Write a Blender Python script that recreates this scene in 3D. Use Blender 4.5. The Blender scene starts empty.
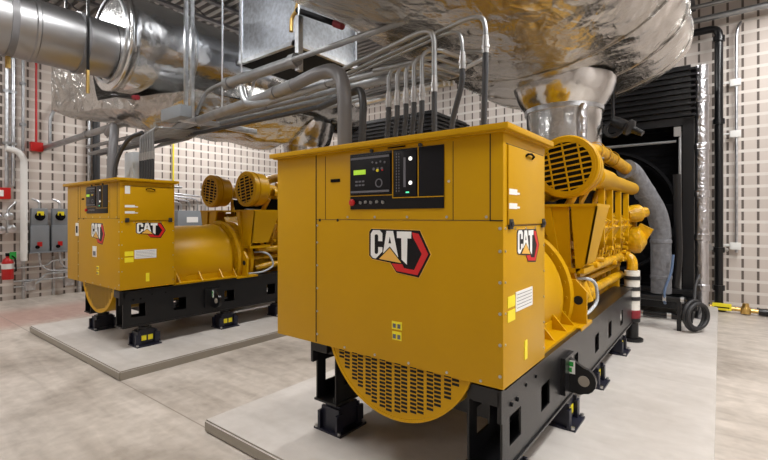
import bpy, bmesh, math, random
from mathutils import Vector, Matrix, noise
random.seed(7)
PI = math.pi
scn = bpy.context.scene
COL = scn.collection
CAM_H = 1.604
PAD = 0.09

# ------------------------------------------------------------------ materials
def nmat(name):
    m = bpy.data.materials.new(name); m.use_nodes = True
    nt = m.node_tree
    return m, nt, nt.nodes['Principled BSDF']

def simple(name, col, rough=.5, metal=0.0, bump=0.0, bscale=60, var=0.0, vscale=4, coat=0.0, spec=.5):
    m, nt, b = nmat(name)
    b.inputs['Base Color'].default_value = (*col, 1)
    b.inputs['Roughness'].default_value = rough
    b.inputs['Metallic'].default_value = metal
    b.inputs['Specular IOR Level'].default_value = spec
    b.inputs['Coat Weight'].default_value = coat
    N, L = nt.nodes, nt.links
    tc = N.new('ShaderNodeTexCoord')
    if var:
        n = N.new('ShaderNodeTexNoise'); n.inputs['Scale'].default_value = vscale; n.inputs['Detail'].default_value = 5
        L.new(tc.outputs['Object'], n.inputs['Vector'])
        r = N.new('ShaderNodeMapRange')
        r.inputs['From Min'].default_value = .3; r.inputs['From Max'].default_value = .7
        r.inputs['To Min'].default_value = 1-var; r.inputs['To Max'].default_value = 1+var
        L.new(n.outputs['Fac'], r.inputs['Value'])
        x = N.new('ShaderNodeVectorMath'); x.operation = 'SCALE'; x.inputs[0].default_value = col
        L.new(r.outputs['Result'], x.inputs['Scale']); L.new(x.outputs['Vector'], b.inputs['Base Color'])
    if bump:
        n2 = N.new('ShaderNodeTexNoise'); n2.inputs['Scale'].default_value = bscale; n2.inputs['Detail'].default_value = 4
        L.new(tc.outputs['Object'], n2.inputs['Vector'])
        bp = N.new('ShaderNodeBump'); bp.inputs['Strength'].default_value = bump; bp.inputs['Distance'].default_value = .02
        L.new(n2.outputs['Fac'], bp.inputs['Height']); L.new(bp.outputs['Normal'], b.inputs['Normal'])
    return m

M = {}
M['yellow'] = simple('yellow_paint', (.53, .285, .001), .36, var=.03, vscale=2, bump=.03, bscale=150, spec=.22)
M['yellow_cast'] = simple('yellow_cast_paint', (.56, .30, .003), .28, var=.28, vscale=9, bump=.6, bscale=26, spec=.45)
M['black'] = simple('black_paint', (.008, .008, .009), .28, bump=.05, bscale=90, spec=.4)
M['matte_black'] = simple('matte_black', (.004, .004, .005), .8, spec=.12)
M['rubber'] = simple('black_rubber', (.02, .02, .022), .5)
M['slot'] = simple('dark_slot', (.006, .006, .006), .9)
M['grey_hose'] = simple('grey_flexible_hose', (.17, .17, .18), .38, bump=.05, bscale=200)
M['dark_hose'] = simple('dark_hose', (.035, .037, .042), .42)
M['galv'] = simple('galvanised_steel', (.62, .64, .67), .34, 1.0, var=.18, vscale=14, bump=.06, bscale=40)
M['conduit'] = simple('galvanised_conduit', (.36, .37, .38), .36, .85, var=.12, vscale=12)
M['duct'] = simple('spangled_sheet_metal', (.60, .64, .70), .36, .9, var=.2, vscale=22, bump=.05, bscale=8)
M['steel'] = simple('bright_steel', (.55, .55, .55), .3, 1.0)
M['white'] = simple('white_plastic', (.80, .80, .78), .45)
M['red'] = simple('red_paint', (.50, .012, .012), .35)
M['dark_red'] = simple('dark_red_clamp', (.22, .012, .02), .45)
M['grey_box'] = simple('grey_enamel', (.22, .24, .26), .4)
M['box_pale'] = simple('pale_grey_enamel', (.48, .52, .56), .4)
M['green'] = simple('green_mark', (.02, .35, .05), .5)
M['caution'] = simple('caution_yellow', (.85, .72, .02), .45)
M['brass'] = simple('brass', (.72, .48, .16), .3, 1.0)
M['bezel'] = simple('panel_grey', (.13, .13, .15), .4)
M['panel'] = simple('panel_black', (.006, .006, .008), .35, spec=.25)
M['blue'] = simple('blue_mount', (.010, .011, .024), .4)
M['blue_tube'] = simple('blue_tube', (.10, .16, .28), .4)
M['logo_red'] = simple('logo_red', (.60, .012, .015), .4)
M['logo_gold'] = simple('logo_gold', (.80, .45, .08), .4)
M['logo_white'] = simple('logo_white', (.86, .86, .84), .4)
M['deck'] = simple('ceiling_deck', (.34, .34, .34), .5, .3)
M['beam'] = simple('joist_grey', (.13, .13, .14), .5)
M['insul'] = simple('grey_insulation_wrap', (.16, .165, .18), .5, .15, bump=.7, bscale=22, var=.2, vscale=16)
M['white_insul'] = simple('white_fabric_wrap', (.74, .72, .66), .6, bump=.4, bscale=30)

def emit(name, col, s):
    m, nt, b = nmat(name)
    b.inputs['Base Color'].default_value = (*col, 1)
    b.inputs['Emission Color'].default_value = (*col, 1)
    b.inputs['Emission Strength'].default_value = s
    return m
M['lcd'] = emit('lit_green_display', (.30, .50, .03), .7)
M['led'] = emit('lit_indicator', (.1, .8, .4), 1.2)
M['led_white'] = emit('lit_white_lamp', (.9, .9, .85), 1.0)
M['tube'] = emit('light_tube', (1, .98, .96), 14)

def foil(name, col, rough, s1, st1, s2, st2):
    m, nt, b = nmat(name)
    N, L = nt.nodes, nt.links
    b.inputs['Metallic'].default_value = 1.0
    tc = N.new('ShaderNodeTexCoord')
    mp = N.new('ShaderNodeMapping'); mp.inputs['Scale'].default_value = (1, .7, 1)
    L.new(tc.outputs['Object'], mp.inputs['Vector'])
    n1 = N.new('ShaderNodeTexNoise'); n1.inputs['Scale'].default_value = s1; n1.inputs['Detail'].default_value = 3; n1.inputs['Distortion'].default_value = 1.2
    n2 = N.new('ShaderNodeTexVoronoi'); n2.feature = 'F1'; n2.inputs['Scale'].default_value = s2
    nd = N.new('ShaderNodeTexNoise'); nd.inputs['Scale'].default_value = 4; nd.inputs['Detail'].default_value = 3
    L.new(mp.outputs['Vector'], nd.inputs['Vector'])
    va = N.new('ShaderNodeVectorMath'); va.operation = 'MULTIPLY_ADD'; va.inputs[1].default_value = (.6, .6, .6)
    L.new(nd.outputs['Color'], va.inputs[0]); L.new(mp.outputs['Vector'], va.inputs[2])
    L.new(mp.outputs['Vector'], n1.inputs['Vector']); L.new(va.outputs['Vector'], n2.inputs['Vector'])
    b1 = N.new('ShaderNodeBump'); b1.inputs['Strength'].default_value = st1; b1.inputs['Distance'].default_value = .05
    b2 = N.new('ShaderNodeBump'); b2.inputs['Strength'].default_value = st2; b2.inputs['Distance'].default_value = .02
    L.new(n1.outputs['Fac'], b1.inputs['Height']); L.new(n2.outputs['Distance'], b2.inputs['Height'])
    L.new(b1.outputs['Normal'], b2.inputs['Normal']); L.new(b2.outputs['Normal'], b.inputs['Normal'])
    r = N.new('ShaderNodeMapRange'); r.inputs['To Min'].default_value = .8; r.inputs['To Max'].default_value = 1.08
    L.new(n1.outputs['Fac'], r.inputs['Value'])
    x = N.new('ShaderNodeVectorMath'); x.operation = 'SCALE'; x.inputs[0].default_value = col
    L.new(r.outputs['Result'], x.inputs['Scale']); L.new(x.outputs['Vector'], b.inputs['Base Color'])
    b.inputs['Roughness'].default_value = rough
    return m
M['foil'] = foil('crinkled_foil_jacket', (.66, .64, .61), .27, 2.2, .7, 4.5, .75)
M['foil_smooth'] = foil('smooth_foil_jacket', (.74, .74, .74), .2, 1.6, .5, 3, .3)
M['foil_tape'] = foil('wrinkled_foil_tape', (.62, .62, .65), .3, 5, .6, 9, .35)
M['pipe_steel'] = foil('rolled_steel_pipe', (.40, .40, .41), .38, 1.0, .04, 2, .0)

def block_wall(name, axis):
    m, nt, b = nmat(name)
    N, L = nt.nodes, nt.links
    tc = N.new('ShaderNodeTexCoord'); sp = N.new('ShaderNodeSeparateXYZ')
    L.new(tc.outputs['Object'], sp.inputs[0])
    def mth(op, a, bb=None, c=None):
        n = N.new('ShaderNodeMath'); n.operation = op
        for i, v in enumerate((a, bb, c)):
            if v is None: continue
            if isinstance(v, (int, float)): n.inputs[i].default_value = v
            else: L.new(v, n.inputs[i])
        return n.outputs[0]
    S = .203
    def band(sock, w):       # 1 on the grid line, 0 inside the cell
        q = mth('ABSOLUTE', mth('SUBTRACT', mth('FRACT', mth('DIVIDE', sock, S)), .5))
        return mth('LESS_THAN', q, w/S/2)
    h = band(sp.outputs[axis], .034)
    v = band(sp.outputs['Z'], .052)
    nz = N.new('ShaderNodeTexNoise'); nz.inputs['Scale'].default_value = 2.4; nz.inputs['Detail'].default_value = 8
    L.new(tc.outputs['Object'], nz.inputs['Vector'])
    # each block has its own slight tone
    fl = N.new('ShaderNodeVectorMath'); fl.operation = 'FLOOR'
    sc = N.new('ShaderNodeVectorMath'); sc.operation = 'SCALE'; sc.inputs['Scale'].default_value = 1/S
    off = N.new('ShaderNodeVectorMath'); off.operation = 'ADD'; off.inputs[1].default_value = (.1, .1, .1)
    L.new(tc.outputs['Object'], off.inputs[0]); L.new(off.outputs[0], sc.inputs[0]); L.new(sc.outputs[0], fl.inputs[0])
    wn = N.new('ShaderNodeTexWhiteNoise'); L.new(fl.outputs[0], wn.inputs['Vector'])
    tone = mth('ADD', mth('MULTIPLY', nz.outputs['Fac'], .35), mth('MULTIPLY', wn.outputs['Value'], .22))
    ra = N.new('ShaderNodeMix'); ra.data_type = 'RGBA'
    ra.inputs['A'].default_value = (.48, .42, .38, 1); ra.inputs['B'].default_value = (.72, .645, .59, 1)
    L.new(mth('ADD', tone, .2), ra.inputs['Factor'])
    m1 = N.new('ShaderNodeMix'); m1.data_type = 'RGBA'; m1.inputs['B'].default_value = (.13, .105, .09, 1)
    L.new(ra.outputs['Result'], m1.inputs['A']); L.new(h, m1.inputs['Factor'])
    m2 = N.new('ShaderNodeMix'); m2.data_type = 'RGBA'; m2.inputs['B'].default_value = (.70, .655, .61, 1)
    L.new(m1.outputs['Result'], m2.inputs['A']); L.new(v, m2.inputs['Factor'])
    L.new(m2.outputs['Result'], b.inputs['Base Color'])
    hh = mth('ADD', mth('MULTIPLY', mth('MULTIPLY', h, mth('SUBTRACT', 1, v)), -1), mth('MULTIPLY', nz.outputs['Fac'], .3))
    bp = N.new('ShaderNodeBump'); bp.inputs['Strength'].default_value = .6; bp.inputs['Distance'].default_value = .01
    L.new(hh, bp.inputs['Height']); L.new(bp.outputs['Normal'], b.inputs['Normal'])
    b.inputs['Roughness'].default_value = .75
    return m
M['wall_x'] = block_wall('slotted_block_wall_x', 'X')
M['wall_y'] = block_wall('slotted_block_wall_y', 'Y')

def concrete(name, c0, c1, rough, joints=False, edge=False):
    m, nt, b = nmat(name)
    N, L = nt.nodes, nt.links
    tc = N.new('ShaderNodeTexCoord')
    def noise_(s, d, dist=0, vec=None):
        n = N.new('ShaderNodeTexNoise'); n.inputs['Scale'].default_value = s; n.inputs['Detail'].default_value = d; n.inputs['Distortion'].default_value = dist
        L.new(vec or tc.outputs['Object'], n.inputs['Vector']); return n
    def mth(op, a, bb=None):
        n = N.new('ShaderNodeMath'); n.operation = op
        for i, v in enumerate((a, bb)):
            if v is None: continue
            if isinstance(v, (int, float)): n.inputs[i].default_value = v
            else: L.new(v, n.inputs[i])
        return n.outputs[0]
    n1 = noise_(.9, 8, .8); n2 = noise_(9, 6, .3); n3 = noise_(60, 3)
    mpp = N.new('ShaderNodeMapping'); mpp.inputs['Rotation'].default_value = (0, 0, .9); mpp.inputs['Scale'].default_value = (.6, 4, 1)
    L.new(tc.outputs['Object'], mpp.inputs['Vector'])
    n4 = noise_(1.6, 6, .6, mpp.outputs['Vector'])
    s = mth('ADD', mth('ADD', mth('MULTIPLY', n1.outputs['Fac'], .9), mth('MULTIPLY', n2.outputs['Fac'], .45)), mth('MULTIPLY', n4.outputs['Fac'], .55))
    rm = N.new('ShaderNodeMapRange'); rm.inputs['From Min'].default_value = .66; rm.inputs['From Max'].default_value = 1.18
    L.new(s, rm.inputs['Value'])
    mx = N.new('ShaderNodeMix'); mx.data_type = 'RGBA'
    mx.inputs['A'].default_value = (*c0, 1); mx.inputs['B'].default_value = (*c1, 1)
    L.new(rm.outputs['Result'], mx.inputs['Factor'])
    col = mx.outputs['Result']
    sp = N.new('ShaderNodeSeparateXYZ'); L.new(tc.outputs['Object'], sp.inputs[0])
    if joints:
        # reddish strip of floor beside the left wall
        st = N.new('ShaderNodeMapRange'); st.inputs['From Min'].default_value = -9.9; st.inputs['From Max'].default_value = -9.3
        L.new(sp.outputs['X'], st.inputs['Value'])
        st2 = N.new('ShaderNodeMapRange'); st2.inputs['From Min'].default_value = -7.6; st2.inputs['From Max'].default_value = -8.1
        L.new(mth('ADD', sp.outputs['X'], mth('MULTIPLY', n2.outputs['Fac'], .6)), st2.inputs['Value'])
        f = mth('MULTIPLY', mth('MULTIPLY', st.outputs['Result'], st2.outputs['Result']), .55)
        mr = N.new('ShaderNodeMix'); mr.data_type = 'RGBA'; mr.inputs['B'].default_value = (.42, .20, .16, 1)
        L.new(col, mr.inputs['A']); L.new(f, mr.inputs['Factor']); col = mr.outputs['Result']
        def line(sock, pos, w, lo=None, hi=None, s2=None):
            q = mth('LESS_THAN', mth('ABSOLUTE', mth('SUBTRACT', sock, pos)), w)
            if lo is not None:
                q = mth('MULTIPLY', q, mth('MULTIPLY', mth('GREATER_THAN', s2, lo), mth('LESS_THAN', s2, hi)))
            return q
        j = line(sp.outputs['Y'], 1.80, .006)
        mj = N.new('ShaderNodeMix'); mj.data_type = 'RGBA'; mj.inputs['B'].default_value = (.26, .22, .18, 1)
        L.new(col, mj.inputs['A']); L.new(mth('MULTIPLY', j, .75), mj.inputs['Factor']); col = mj.outputs['Result']
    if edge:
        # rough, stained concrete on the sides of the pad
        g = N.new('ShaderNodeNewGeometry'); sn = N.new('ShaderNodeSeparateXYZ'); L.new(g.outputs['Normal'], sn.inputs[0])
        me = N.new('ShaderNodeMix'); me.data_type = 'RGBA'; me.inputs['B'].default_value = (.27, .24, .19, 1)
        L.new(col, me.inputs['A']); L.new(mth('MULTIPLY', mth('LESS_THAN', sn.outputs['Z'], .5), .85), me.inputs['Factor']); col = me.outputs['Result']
    L.new(col, b.inputs['Base Color'])
    bp = N.new('ShaderNodeBump'); bp.inputs['Strength'].default_value = .15; bp.inputs['Distance'].default_value = .004
    L.new(mth('ADD', n3.outputs['Fac'], n2.outputs['Fac']), bp.inputs['Height']); L.new(bp.outputs['Normal'], b.inputs['Normal'])
    b.inputs['Roughness'].default_value = rough
    return m
M['floor'] = concrete('worn_concrete_floor', (.29, .25, .21), (.62, .56, .50), .42, joints=True)
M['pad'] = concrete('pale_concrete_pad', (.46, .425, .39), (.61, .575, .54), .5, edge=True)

# ------------------------------------------------------------------ mesh builder
class MB:
    def __init__(s): s.bm = bmesh.new(); s.mi = 0; s.smooth = set()
    def m(s, i): s.mi = i; return s
    def _new(s, fs, smooth=False):
        for f in fs:
            f.material_index = s.mi; f.smooth = smooth
    def box(s, x0, x1, y0, y1, z0, z1, bev=0):
        vs = [s.bm.verts.new(p) for p in ((x0,y0,z0),(x1,y0,z0),(x1,y1,z0),(x0,y1,z0),(x0,y0,z1),(x1,y0,z1),(x1,y1,z1),(x0,y1,z1))]
        fs = [s.bm.faces.new([vs[i] for i in q]) for q in ((0,3,2,1),(4,5,6,7),(0,1,5,4),(1,2,6,5),(2,3,7,6),(3,0,4,7))]
        if bev:
            es = list({e for f in fs for e in f.edges})
            r = bmesh.ops.bevel(s.bm, geom=es, offset=bev, segments=2, affect='EDGES', profile=.6)
            fs = list({f for f in r['faces']} | {f for f in fs if f.is_valid} | {f for v in r['verts'] for f in v.link_faces})
        s._new(fs); return s
    def obox(s, c, size, rot):      # oriented box; rot is a 3x3 Matrix
        hx, hy, hz = (q/2 for q in size)
        vs = [s.bm.verts.new(Vector(c) + rot @ Vector(p)) for p in ((-hx,-hy,-hz),(hx,-hy,-hz),(hx,hy,-hz),(-hx,hy,-hz),(-hx,-hy,hz),(hx,-hy,hz),(hx,hy,hz),(-hx,hy,hz))]
        s._new([s.bm.faces.new([vs[i] for i in q]) for q in ((0,3,2,1),(4,5,6,7),(0,1,5,4),(1,2,6,5),(2,3,7,6),(3,0,4,7))]); return s
    def poly(s, pts, d):            # prism: list of 3D points (planar), extruded by vector d
        d = Vector(d); a = [s.bm.verts.new(p) for p in pts]; b = [s.bm.verts.new(Vector(p)+d) for p in pts]; n = len(a)
        fs = [s.bm.faces.new(a[::-1]), s.bm.faces.new(b)]
        for i in range(n): fs.append(s.bm.faces.new((a[i], a[(i+1)%n], b[(i+1)%n], b[i])))
        bmesh.ops.recalc_face_normals(s.bm, faces=fs)
        s._new(fs); return s
    def tube(s, pts, r, seg=12, fillet=0, caps=True, rings=None):
        pts = [Vector(p) for p in pts]
        if fillet and len(pts) > 2:
            out = [pts[0]]
            for i in range(1, len(pts)-1):
                a, p, c = pts[i-1], pts[i], pts[i+1]
                d1 = (a-p); d2 = (c-p)
                t = min(fillet, d1.length*.49, d2.length*.49)
                p0 = p+d1.normalized()*t; p2 = p+d2.normalized()*t
                for k in range(7):
                    u = k/6; out.append(p0*(1-u)**2 + p*2*u*(1-u) + p2*u*u)
            out.append(pts[-1]); pts = out
        T = []
        for i in range(len(pts)):
            a = pts[max(i-1,0)]; b = pts[min(i+1,len(pts)-1)]; T.append((b-a).normalized())
        up = Vector((0,0,1)) if abs(T[0].z) < .9 else Vector((1,0,0))
        u = T[0].cross(up).normalized(); ringv = []
        for i, p in enumerate(pts):
            u = (u - T[i]*u.dot(T[i])).normalized(); w = T[i].cross(u)
            rr = r[i] if isinstance(r, (list, tuple)) else r
            ringv.append([s.bm.verts.new(p + (u*math.cos(2*PI*k/seg) + w*math.sin(2*PI*k/seg))*rr) for k in range(seg)])
        fs = []
        for i in range(len(ringv)-1):
            for k in range(seg):
                fs.append(s.bm.faces.new((ringv[i][k], ringv[i][(k+1)%seg], ringv[i+1][(k+1)%seg], ringv[i+1][k])))
        s._new(fs, True)
        if caps: s._new([s.bm.faces.new(ringv[0][::-1]), s.bm.faces.new(ringv[-1])])
        return s
    def lathe(s, o, axis, prof, seg=32, smooth=True, closed=False):   # prof: (along, radius)
        o = Vector(o); ax = Vector(axis).normalized()
        up = Vector((0,0,1)) if abs(ax.z) < .9 else Vector((1,0,0))
        u = ax.cross(up).normalized(); w = ax.cross(u); R = []
        for (h, r) in prof:
            if r < 1e-5: R.append([s.bm.verts.new(o+ax*h)])
            else: R.append([s.bm.verts.new(o+ax*h+(u*math.cos(2*PI*k/seg)+w*math.sin(2*PI*k/seg))*r) for k in range(seg)])
        fs = []
        rng = range(len(R)) if closed else range(len(R)-1)
        for i in rng:
            A, B = R[i], R[(i+1)%len(R)]
            for k in range(seg):
                k2 = (k+1)%seg
                if len(A) == 1 and len(B) == 1: continue
                if len(A) == 1: fs.append(s.bm.faces.new((A[0], B[k2], B[k])))
                elif len(B) == 1: fs.append(s.bm.faces.new((A[k], A[k2], B[0])))
                else: fs.append(s.bm.faces.new((A[k], A[k2], B[k2], B[k])))
        s._new(fs, smooth); return s
    def disc(s, o, axis, r, h, seg=24):
        return s.lathe(o, axis, [(0,0),(0,r),(0,r),(h,r),(h,r),(h,0)], seg)
    def build(s, name, mats, parent=None, sharp=True):
        me = bpy.data.meshes.new(name)
        bmesh.ops.recalc_face_normals(s.bm, faces=s.bm.faces)
        s.bm.to_mesh(me); s.bm.free()
        for m_ in (mats if isinstance(mats, (list, tuple)) else [mats]): me.materials.append(m_)
        if sharp:
            try: me.set_sharp_from_angle(angle=math.radians(38))
            except Exception: pass
        o = bpy.data.objects.new(name, me); COL.objects.link(o)
        if parent is not None: o.parent = parent
        return o

AUTO = {'concrete pad': 'concrete pads under the machines', 'radiator': 'black radiators at the wall', 'silencer': 'silencers above the machines', 'light': 'strip lights over the aisles', 'rod': 'threaded hanger rods', 'switch': 'grey disconnect switches on the left wall'}
AUTON = {'conduit_drop': 'conduit drops into the cabinets', 'rack_conduit': 'conduits of the overhead rack', 'wall_conduit': 'conduits on the walls', 'ceiling_conduit': 'pipe runs at the ceiling', 'exhaust_riser': 'foil wrapped risers', 'thick_grey_hose': 'thick hoses onto the cabinets', 'slim_black_hose': 'slim hoses onto the cabinets', 'sensor_probe': None}
def tag(o, label=None, cat=None, group=None, kind=None):
    if label: o['label'] = label
    if cat: o['category'] = cat
    if group: o['group'] = group
    if kind: o['kind'] = kind
    if not group and (label or o.get('category')):
        g = AUTON.get(o.name.split('.')[0]) or AUTO.get(cat)
        if g: o['group'] = g
    return o
def empty(name, loc, label=None, cat=None, group=None):
    o = bpy.data.objects.new(name, None); o.empty_display_size = .1; COL.objects.link(o); o.location = loc
    return tag(o, label, cat, group)
def rebase(o):          # put a single-mesh thing's origin at its base centre
    me = o.data
    xs = [v.co for v in me.vertices]
    c = Vector(((min(v.x for v in xs)+max(v.x for v in xs))/2, (min(v.y for v in xs)+max(v.y for v in xs))/2, min(v.z for v in xs)))
    me.transform(Matrix.Translation(-c)); o.location = c
    return o
def copy_tree(o, parent=None):
    c = o.copy(); COL.objects.link(c)
    if parent is not None: c.parent = parent
    for ch in list(o.children): copy_tree(ch, c)
    return c

# ------------------------------------------------------------------ room
XL, XR, YF, YB, ZC = -10.9, 5.5, -4.5, 9.7, 5.75
def st(name, mb, m): return tag(mb.build(name, m), kind='structure')
st('floor', MB().box(XL-.2, XR+.2, YF-.2, YB+.2, -.2, 0), M['floor'])
st('wall_left', MB().box(XL-.2, XL, YF-.2, YB+.2, 0, ZC), M['wall_y'])
st('wall_right', MB().box(XR, XR+.2, YF-.2, YB+.2, 0, ZC), M['wall_y'])
st('wall_back', MB().box(XL, XR, YB, YB+.2, 0, ZC), M['wall_x'])
st('wall_front', MB().box(XL, XR, YF-.2, YF, 0, ZC), M['wall_x'])
cm = MB().box(XL, XR, YF, YB, ZC+.09, ZC+.2)
y = YF
while y < YB:                      # ribbed metal deck: ribs run along X
    cm.box(XL, XR, y, y+.09, ZC, ZC+.09); y += .18
st('ceiling', cm, M['deck'])
# open-web joists, each one a thing of the setting
for i, x in enumerate((-9.6, -7.7, -4.6, -3.2, -.4, 2.4, 4.6)):
    b = MB().box(x-.05, x+.05, YF+.01, YB-.01, ZC-.05, ZC-.002)
    b.box(x-.05, x+.05, YF+.01, YB-.01, ZC-.42, ZC-.37)
    n = 22
    for k in range(n):
        ya = YF+.1+(YB-YF-.2)*k/n; yb = YF+.1+(YB-YF-.2)*(k+1)/n
        b.tube([(x, ya, ZC-.04 if k % 2 else ZC-.38), (x, yb, ZC-.38 if k % 2 else ZC-.04)], .013, 6)
    tag(b.build('trim_%d' % (i+1), M['beam']), kind='structure')
# pads
PW0, PW1 = -3.06, -.03
def pad(x0, x1, y0, y1, label):
    b = MB()
    b.box(x0, x1, y0, y1, 0, PAD)
    es = [e for e in b.bm.edges if sum(1 for v in e.verts if v.co.z > PAD-.001) == 2 or all(abs(v.co.y-y0) < .01 for v in e.verts)]
    bmesh.ops.bevel(b.bm, geom=es, offset=.012, segments=2, affect='EDGES')
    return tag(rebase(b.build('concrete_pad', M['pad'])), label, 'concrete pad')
pad(PW0, PW1, 1.761, 9.55, 'raised pale concrete pad under the large near generator set')
pad(PW0-4.56, PW1-4.62, 1.793, 9.55, 'raised pale concrete pad under the generator set at left')

# ------------------------------------------------------------------ generator set (local: x across, y back, z up from the pad)
BX0, BX1, BY0, BY1, BZ0, BZ1 = -1.011, .666, 0, .62, .687, 1.925

def emblem(name, parent, o, ux, uz, nrm, W, H, lift=.004):
    """three-letter emblem with triangle and red hexagon, laid on a panel"""
    o, ux, uz, nrm = Vector(o), Vector(ux), Vector(uz), Vector(nrm)
    def pt(p, k): return o + ux*((p[0]-70)/475*W) + uz*((430-p[1])/360*H) + nrm*k
    def shp(b, pts, k0, k1, mi):
        b.m(mi); b.poly([pt(p, k0) for p in pts], nrm*(k1-k0))
    L = lift
    b = MB()
    out = [(89,66),(471,72),(550,250),(464,433),(289,409),(242,337),(98,319),(67,290),(67,93)]
    shp(b, out, 0, L*.3, 4)
    blk = [(90,70),(468,76),(545,250),(461,428),(292,405),(246,333),(98,314),(71,288),(71,94)]
    shp(b, blk, L*.3, L*.6, 0)
    red = [(414,92),(460,100),(530,250),(453,410),(296,394),(256,338),(340,338),(352,366),(428,374),(484,250),(420,128)]
    shp(b, red, L*.6, L*.9, 3)
    C = [(86,110),(104,80),(160,80),(182,104),(182,168),(148,168),(148,124),(140,114),(126,114),(118,124),(118,262),(126,272),(140,270),(148,258),(148,215),(182,215),(182,250),(128,308),(104,306),(85,284)]
    shp(b, C, L*.6, L*.9, 1)
    A = [(216,84),(268,84),(310,296),(272,250),(243,222),(216,240),(188,262)]
    shp(b, A, L*.6, L*.9, 1)
    shp(b, [(242,128),(254,182),(232,182)], L*.9, L, 0)
    T = [(298,86),(408,86),(406,138),(378,138),(374,338),(334,302),(332,138),(299,138)]
    shp(b, T, L*.6, L*.9, 1)
    shp(b, [(243,206),(350,338),(140,316)], L*.9, L*1.1, 0)
    shp(b, [(243,218),(334,329),(156,310)], L*1.1, L*1.3, 4)
    return b.build(name, [M['panel'], M['logo_white'], M['caution'], M['logo_red'], M['logo_gold']], parent)

def make_set(loc):
    R = empty('generator_set', loc)
    # ---- cabinet
    b = MB()
    b.box(BX0, BX1, BY0, BY1, BZ0, BZ1, .006)
    b.m(1)                                  # joint lines between the panels
    sx = -.615; e = .0016
    b.box(sx-.004, sx+.004, BY0-e, BY0, BZ0+.01, BZ1-.005)
    b.box(.597, .602, BY0-e, BY0, 1.50, BZ1-.005)
    b.box(.597, .664, BY0-e, BY0, 1.495, 1.50)
    b.box(-.53, -.527, BY0-e, BY0, 1.50, BZ1-.02)
    b.box(.395, .398, BY0-e, BY0, 1.50, BZ1-.02)
    b.m(2)
    b.box(sx, .597, BY0-e*.9, BY0, 1.497, 1.50)
    b.box(BX1, BX1+e, .03, BY1-.03, 1.470, 1.473)
    b.box(BX1, BX1+e, .03, BY1-.03, BZ1-.055, BZ1-.052)
    cab = b.build('cabinet', [M['yellow'], M['slot'], M['rubber']], R)
    # raised side door panel
    MB().box(BX1+.0005, BX1+.008, .045, BY1-.03, 1.478, BZ1-.058, .002).build('side_door', M['yellow'], R)
    # lid with folded edge
    b = MB()
    x0, x1, y0, y1 = BX0-.035, BX1+.04, BY0-.045, BY1+.04
    b.box(x0, x1, y0, y1, BZ1+.004, BZ1+.034, .004)
    b.box(x0+.02, x1-.02, y0+.02, y1-.02, BZ1-.004, BZ1+.006)
    b.build('lid', M['yellow'], R)
    # bolts
    def bolt(x, y_, z, ax, r=.007, par=cab):
        MB().disc((0,0,0), ax, r, .004, 10).build('bolt', M['steel'], par).location = (x, y_, z)
    class BB:
        def disc(self, p, ax, r, h, n): bolt(*p, ax, r)
    b = BB()
    for z in (.75, .9, 1.05, 1.2, 1.35, 1.46):
        b.disc((sx+.012, BY0, z), (0,-1,0), .007, .004, 10)
        b.disc((BX1-.016, BY0, z), (0,-1,0), .008, .004, 10)
        if z > .8: b.disc((BX1, .022, z), (1,0,0), .006, .004, 10)
        b.disc((BX1, BY1-.02, z), (1,0,0), .006, .004, 10)
    for x in (-.36, -.12, .12, .36, .55):
        b.disc((x, BY0, BZ0+.02), (0,-1,0), .007, .004, 10)
    for x in (-.335, -.12, .11, .36, .58):
        b.disc((x, BY0, 1.515), (0,-1,0), .007, .004, 10)
    b.disc((.372, BY0, 1.70), (0,-1,0), .007, .004, 10)
    for yy in (.15, .30, .45): b.disc((BX1, yy, 1.455), (1,0,0), .006, .004, 10)
    for x in (-.58, -.42):
        MB().disc((x, BY0, 1.495), (0,-1,0), .009, .003, 12).build('plug', M['slot'], cab)
    MB().box(-.48, -.40, -.004, 0, 1.735, 1.755).build('name_strip', [M['matte_black']], cab)
    for yy in (.075, .565):
        q = MB().box(BX1, BX1+.014, yy-.022, yy+.022, 1.455, 1.505, .004)
        q.disc((BX1+.014, yy, 1.48), (1,0,0), .014, .006, 14)
        q.build('latch', M['rubber'], cab)
    MB().tube([(BX1+.006, .28, 1.835), (BX1+.02, .285, 1.845), (BX1+.022, .33, 1.85), (BX1+.02, .375, 1.84), (BX1+.006, .38, 1.83)], .006, 8).build('handle', M['matte_black'], cab)
    MB().tube([(-.02, -.004, 1.925-.015), (0, -.018, 1.922-.015), (.08, -.018, 1.922-.015), (.10, -.004, 1.925-.015)], .004, 8).build('handle', M['matte_black'], cab)
    for x in (-.14, .20):
        MB().disc((x, BY0, 1.905), (0,-1,0), .011, .012, 12).build('lock', M['rubber'], cab)
    # ---- control panel
    p0, p1, q0, q1 = -.31, .345, 1.561, 1.895
    b = MB().box(p0, p1, -.006, .0, q0, q1, .002)
    b.m(1)
    b.box(p0, .018, -.008, -.006, q0+.078, q0+.083)
    b.box(.012, p1, -.008, -.006, q0+.060, q0+.065)
    b.box(.012, .018, -.008, -.006, q0+.060, q1)
    b.box(.184, .189, -.008, -.006, q0+.062, q1)
    cp = b.build('control_panel', [M['panel'], M['yellow']], R)
    b = MB().box(p0+.008, .004, -.016, -.007, q0+.092, q1-.014, .003)
    b.m(1); b.box(p0+.014, -.004, -.018, -.016, q1-.036, q1-.024); b.box(p0+.014, -.004, -.018, -.016, q0+.098, q0+.110)
    b.m(2)
    for i in range(3):
        for j in range(2): b.box(-.258+.026*i, -.240+.026*i, -.018, -.016, 1.722-.022*j, 1.732-.022*j)
    for i in range(4): b.disc((-.125+.030*i, -.016, 1.835-.006*(i % 2)), (0,-1,0), .006, .004, 12)
    for i in range(3): b.disc((-.115+.03*i, -.016, 1.795), (0,-1,0), .008, .004, 12)
    b.lathe((-.078, -.016, 1.712), (0,-1,0), [(0,.026),(.003,.026),(.003,.020),(0,.020)], 24)
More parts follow.
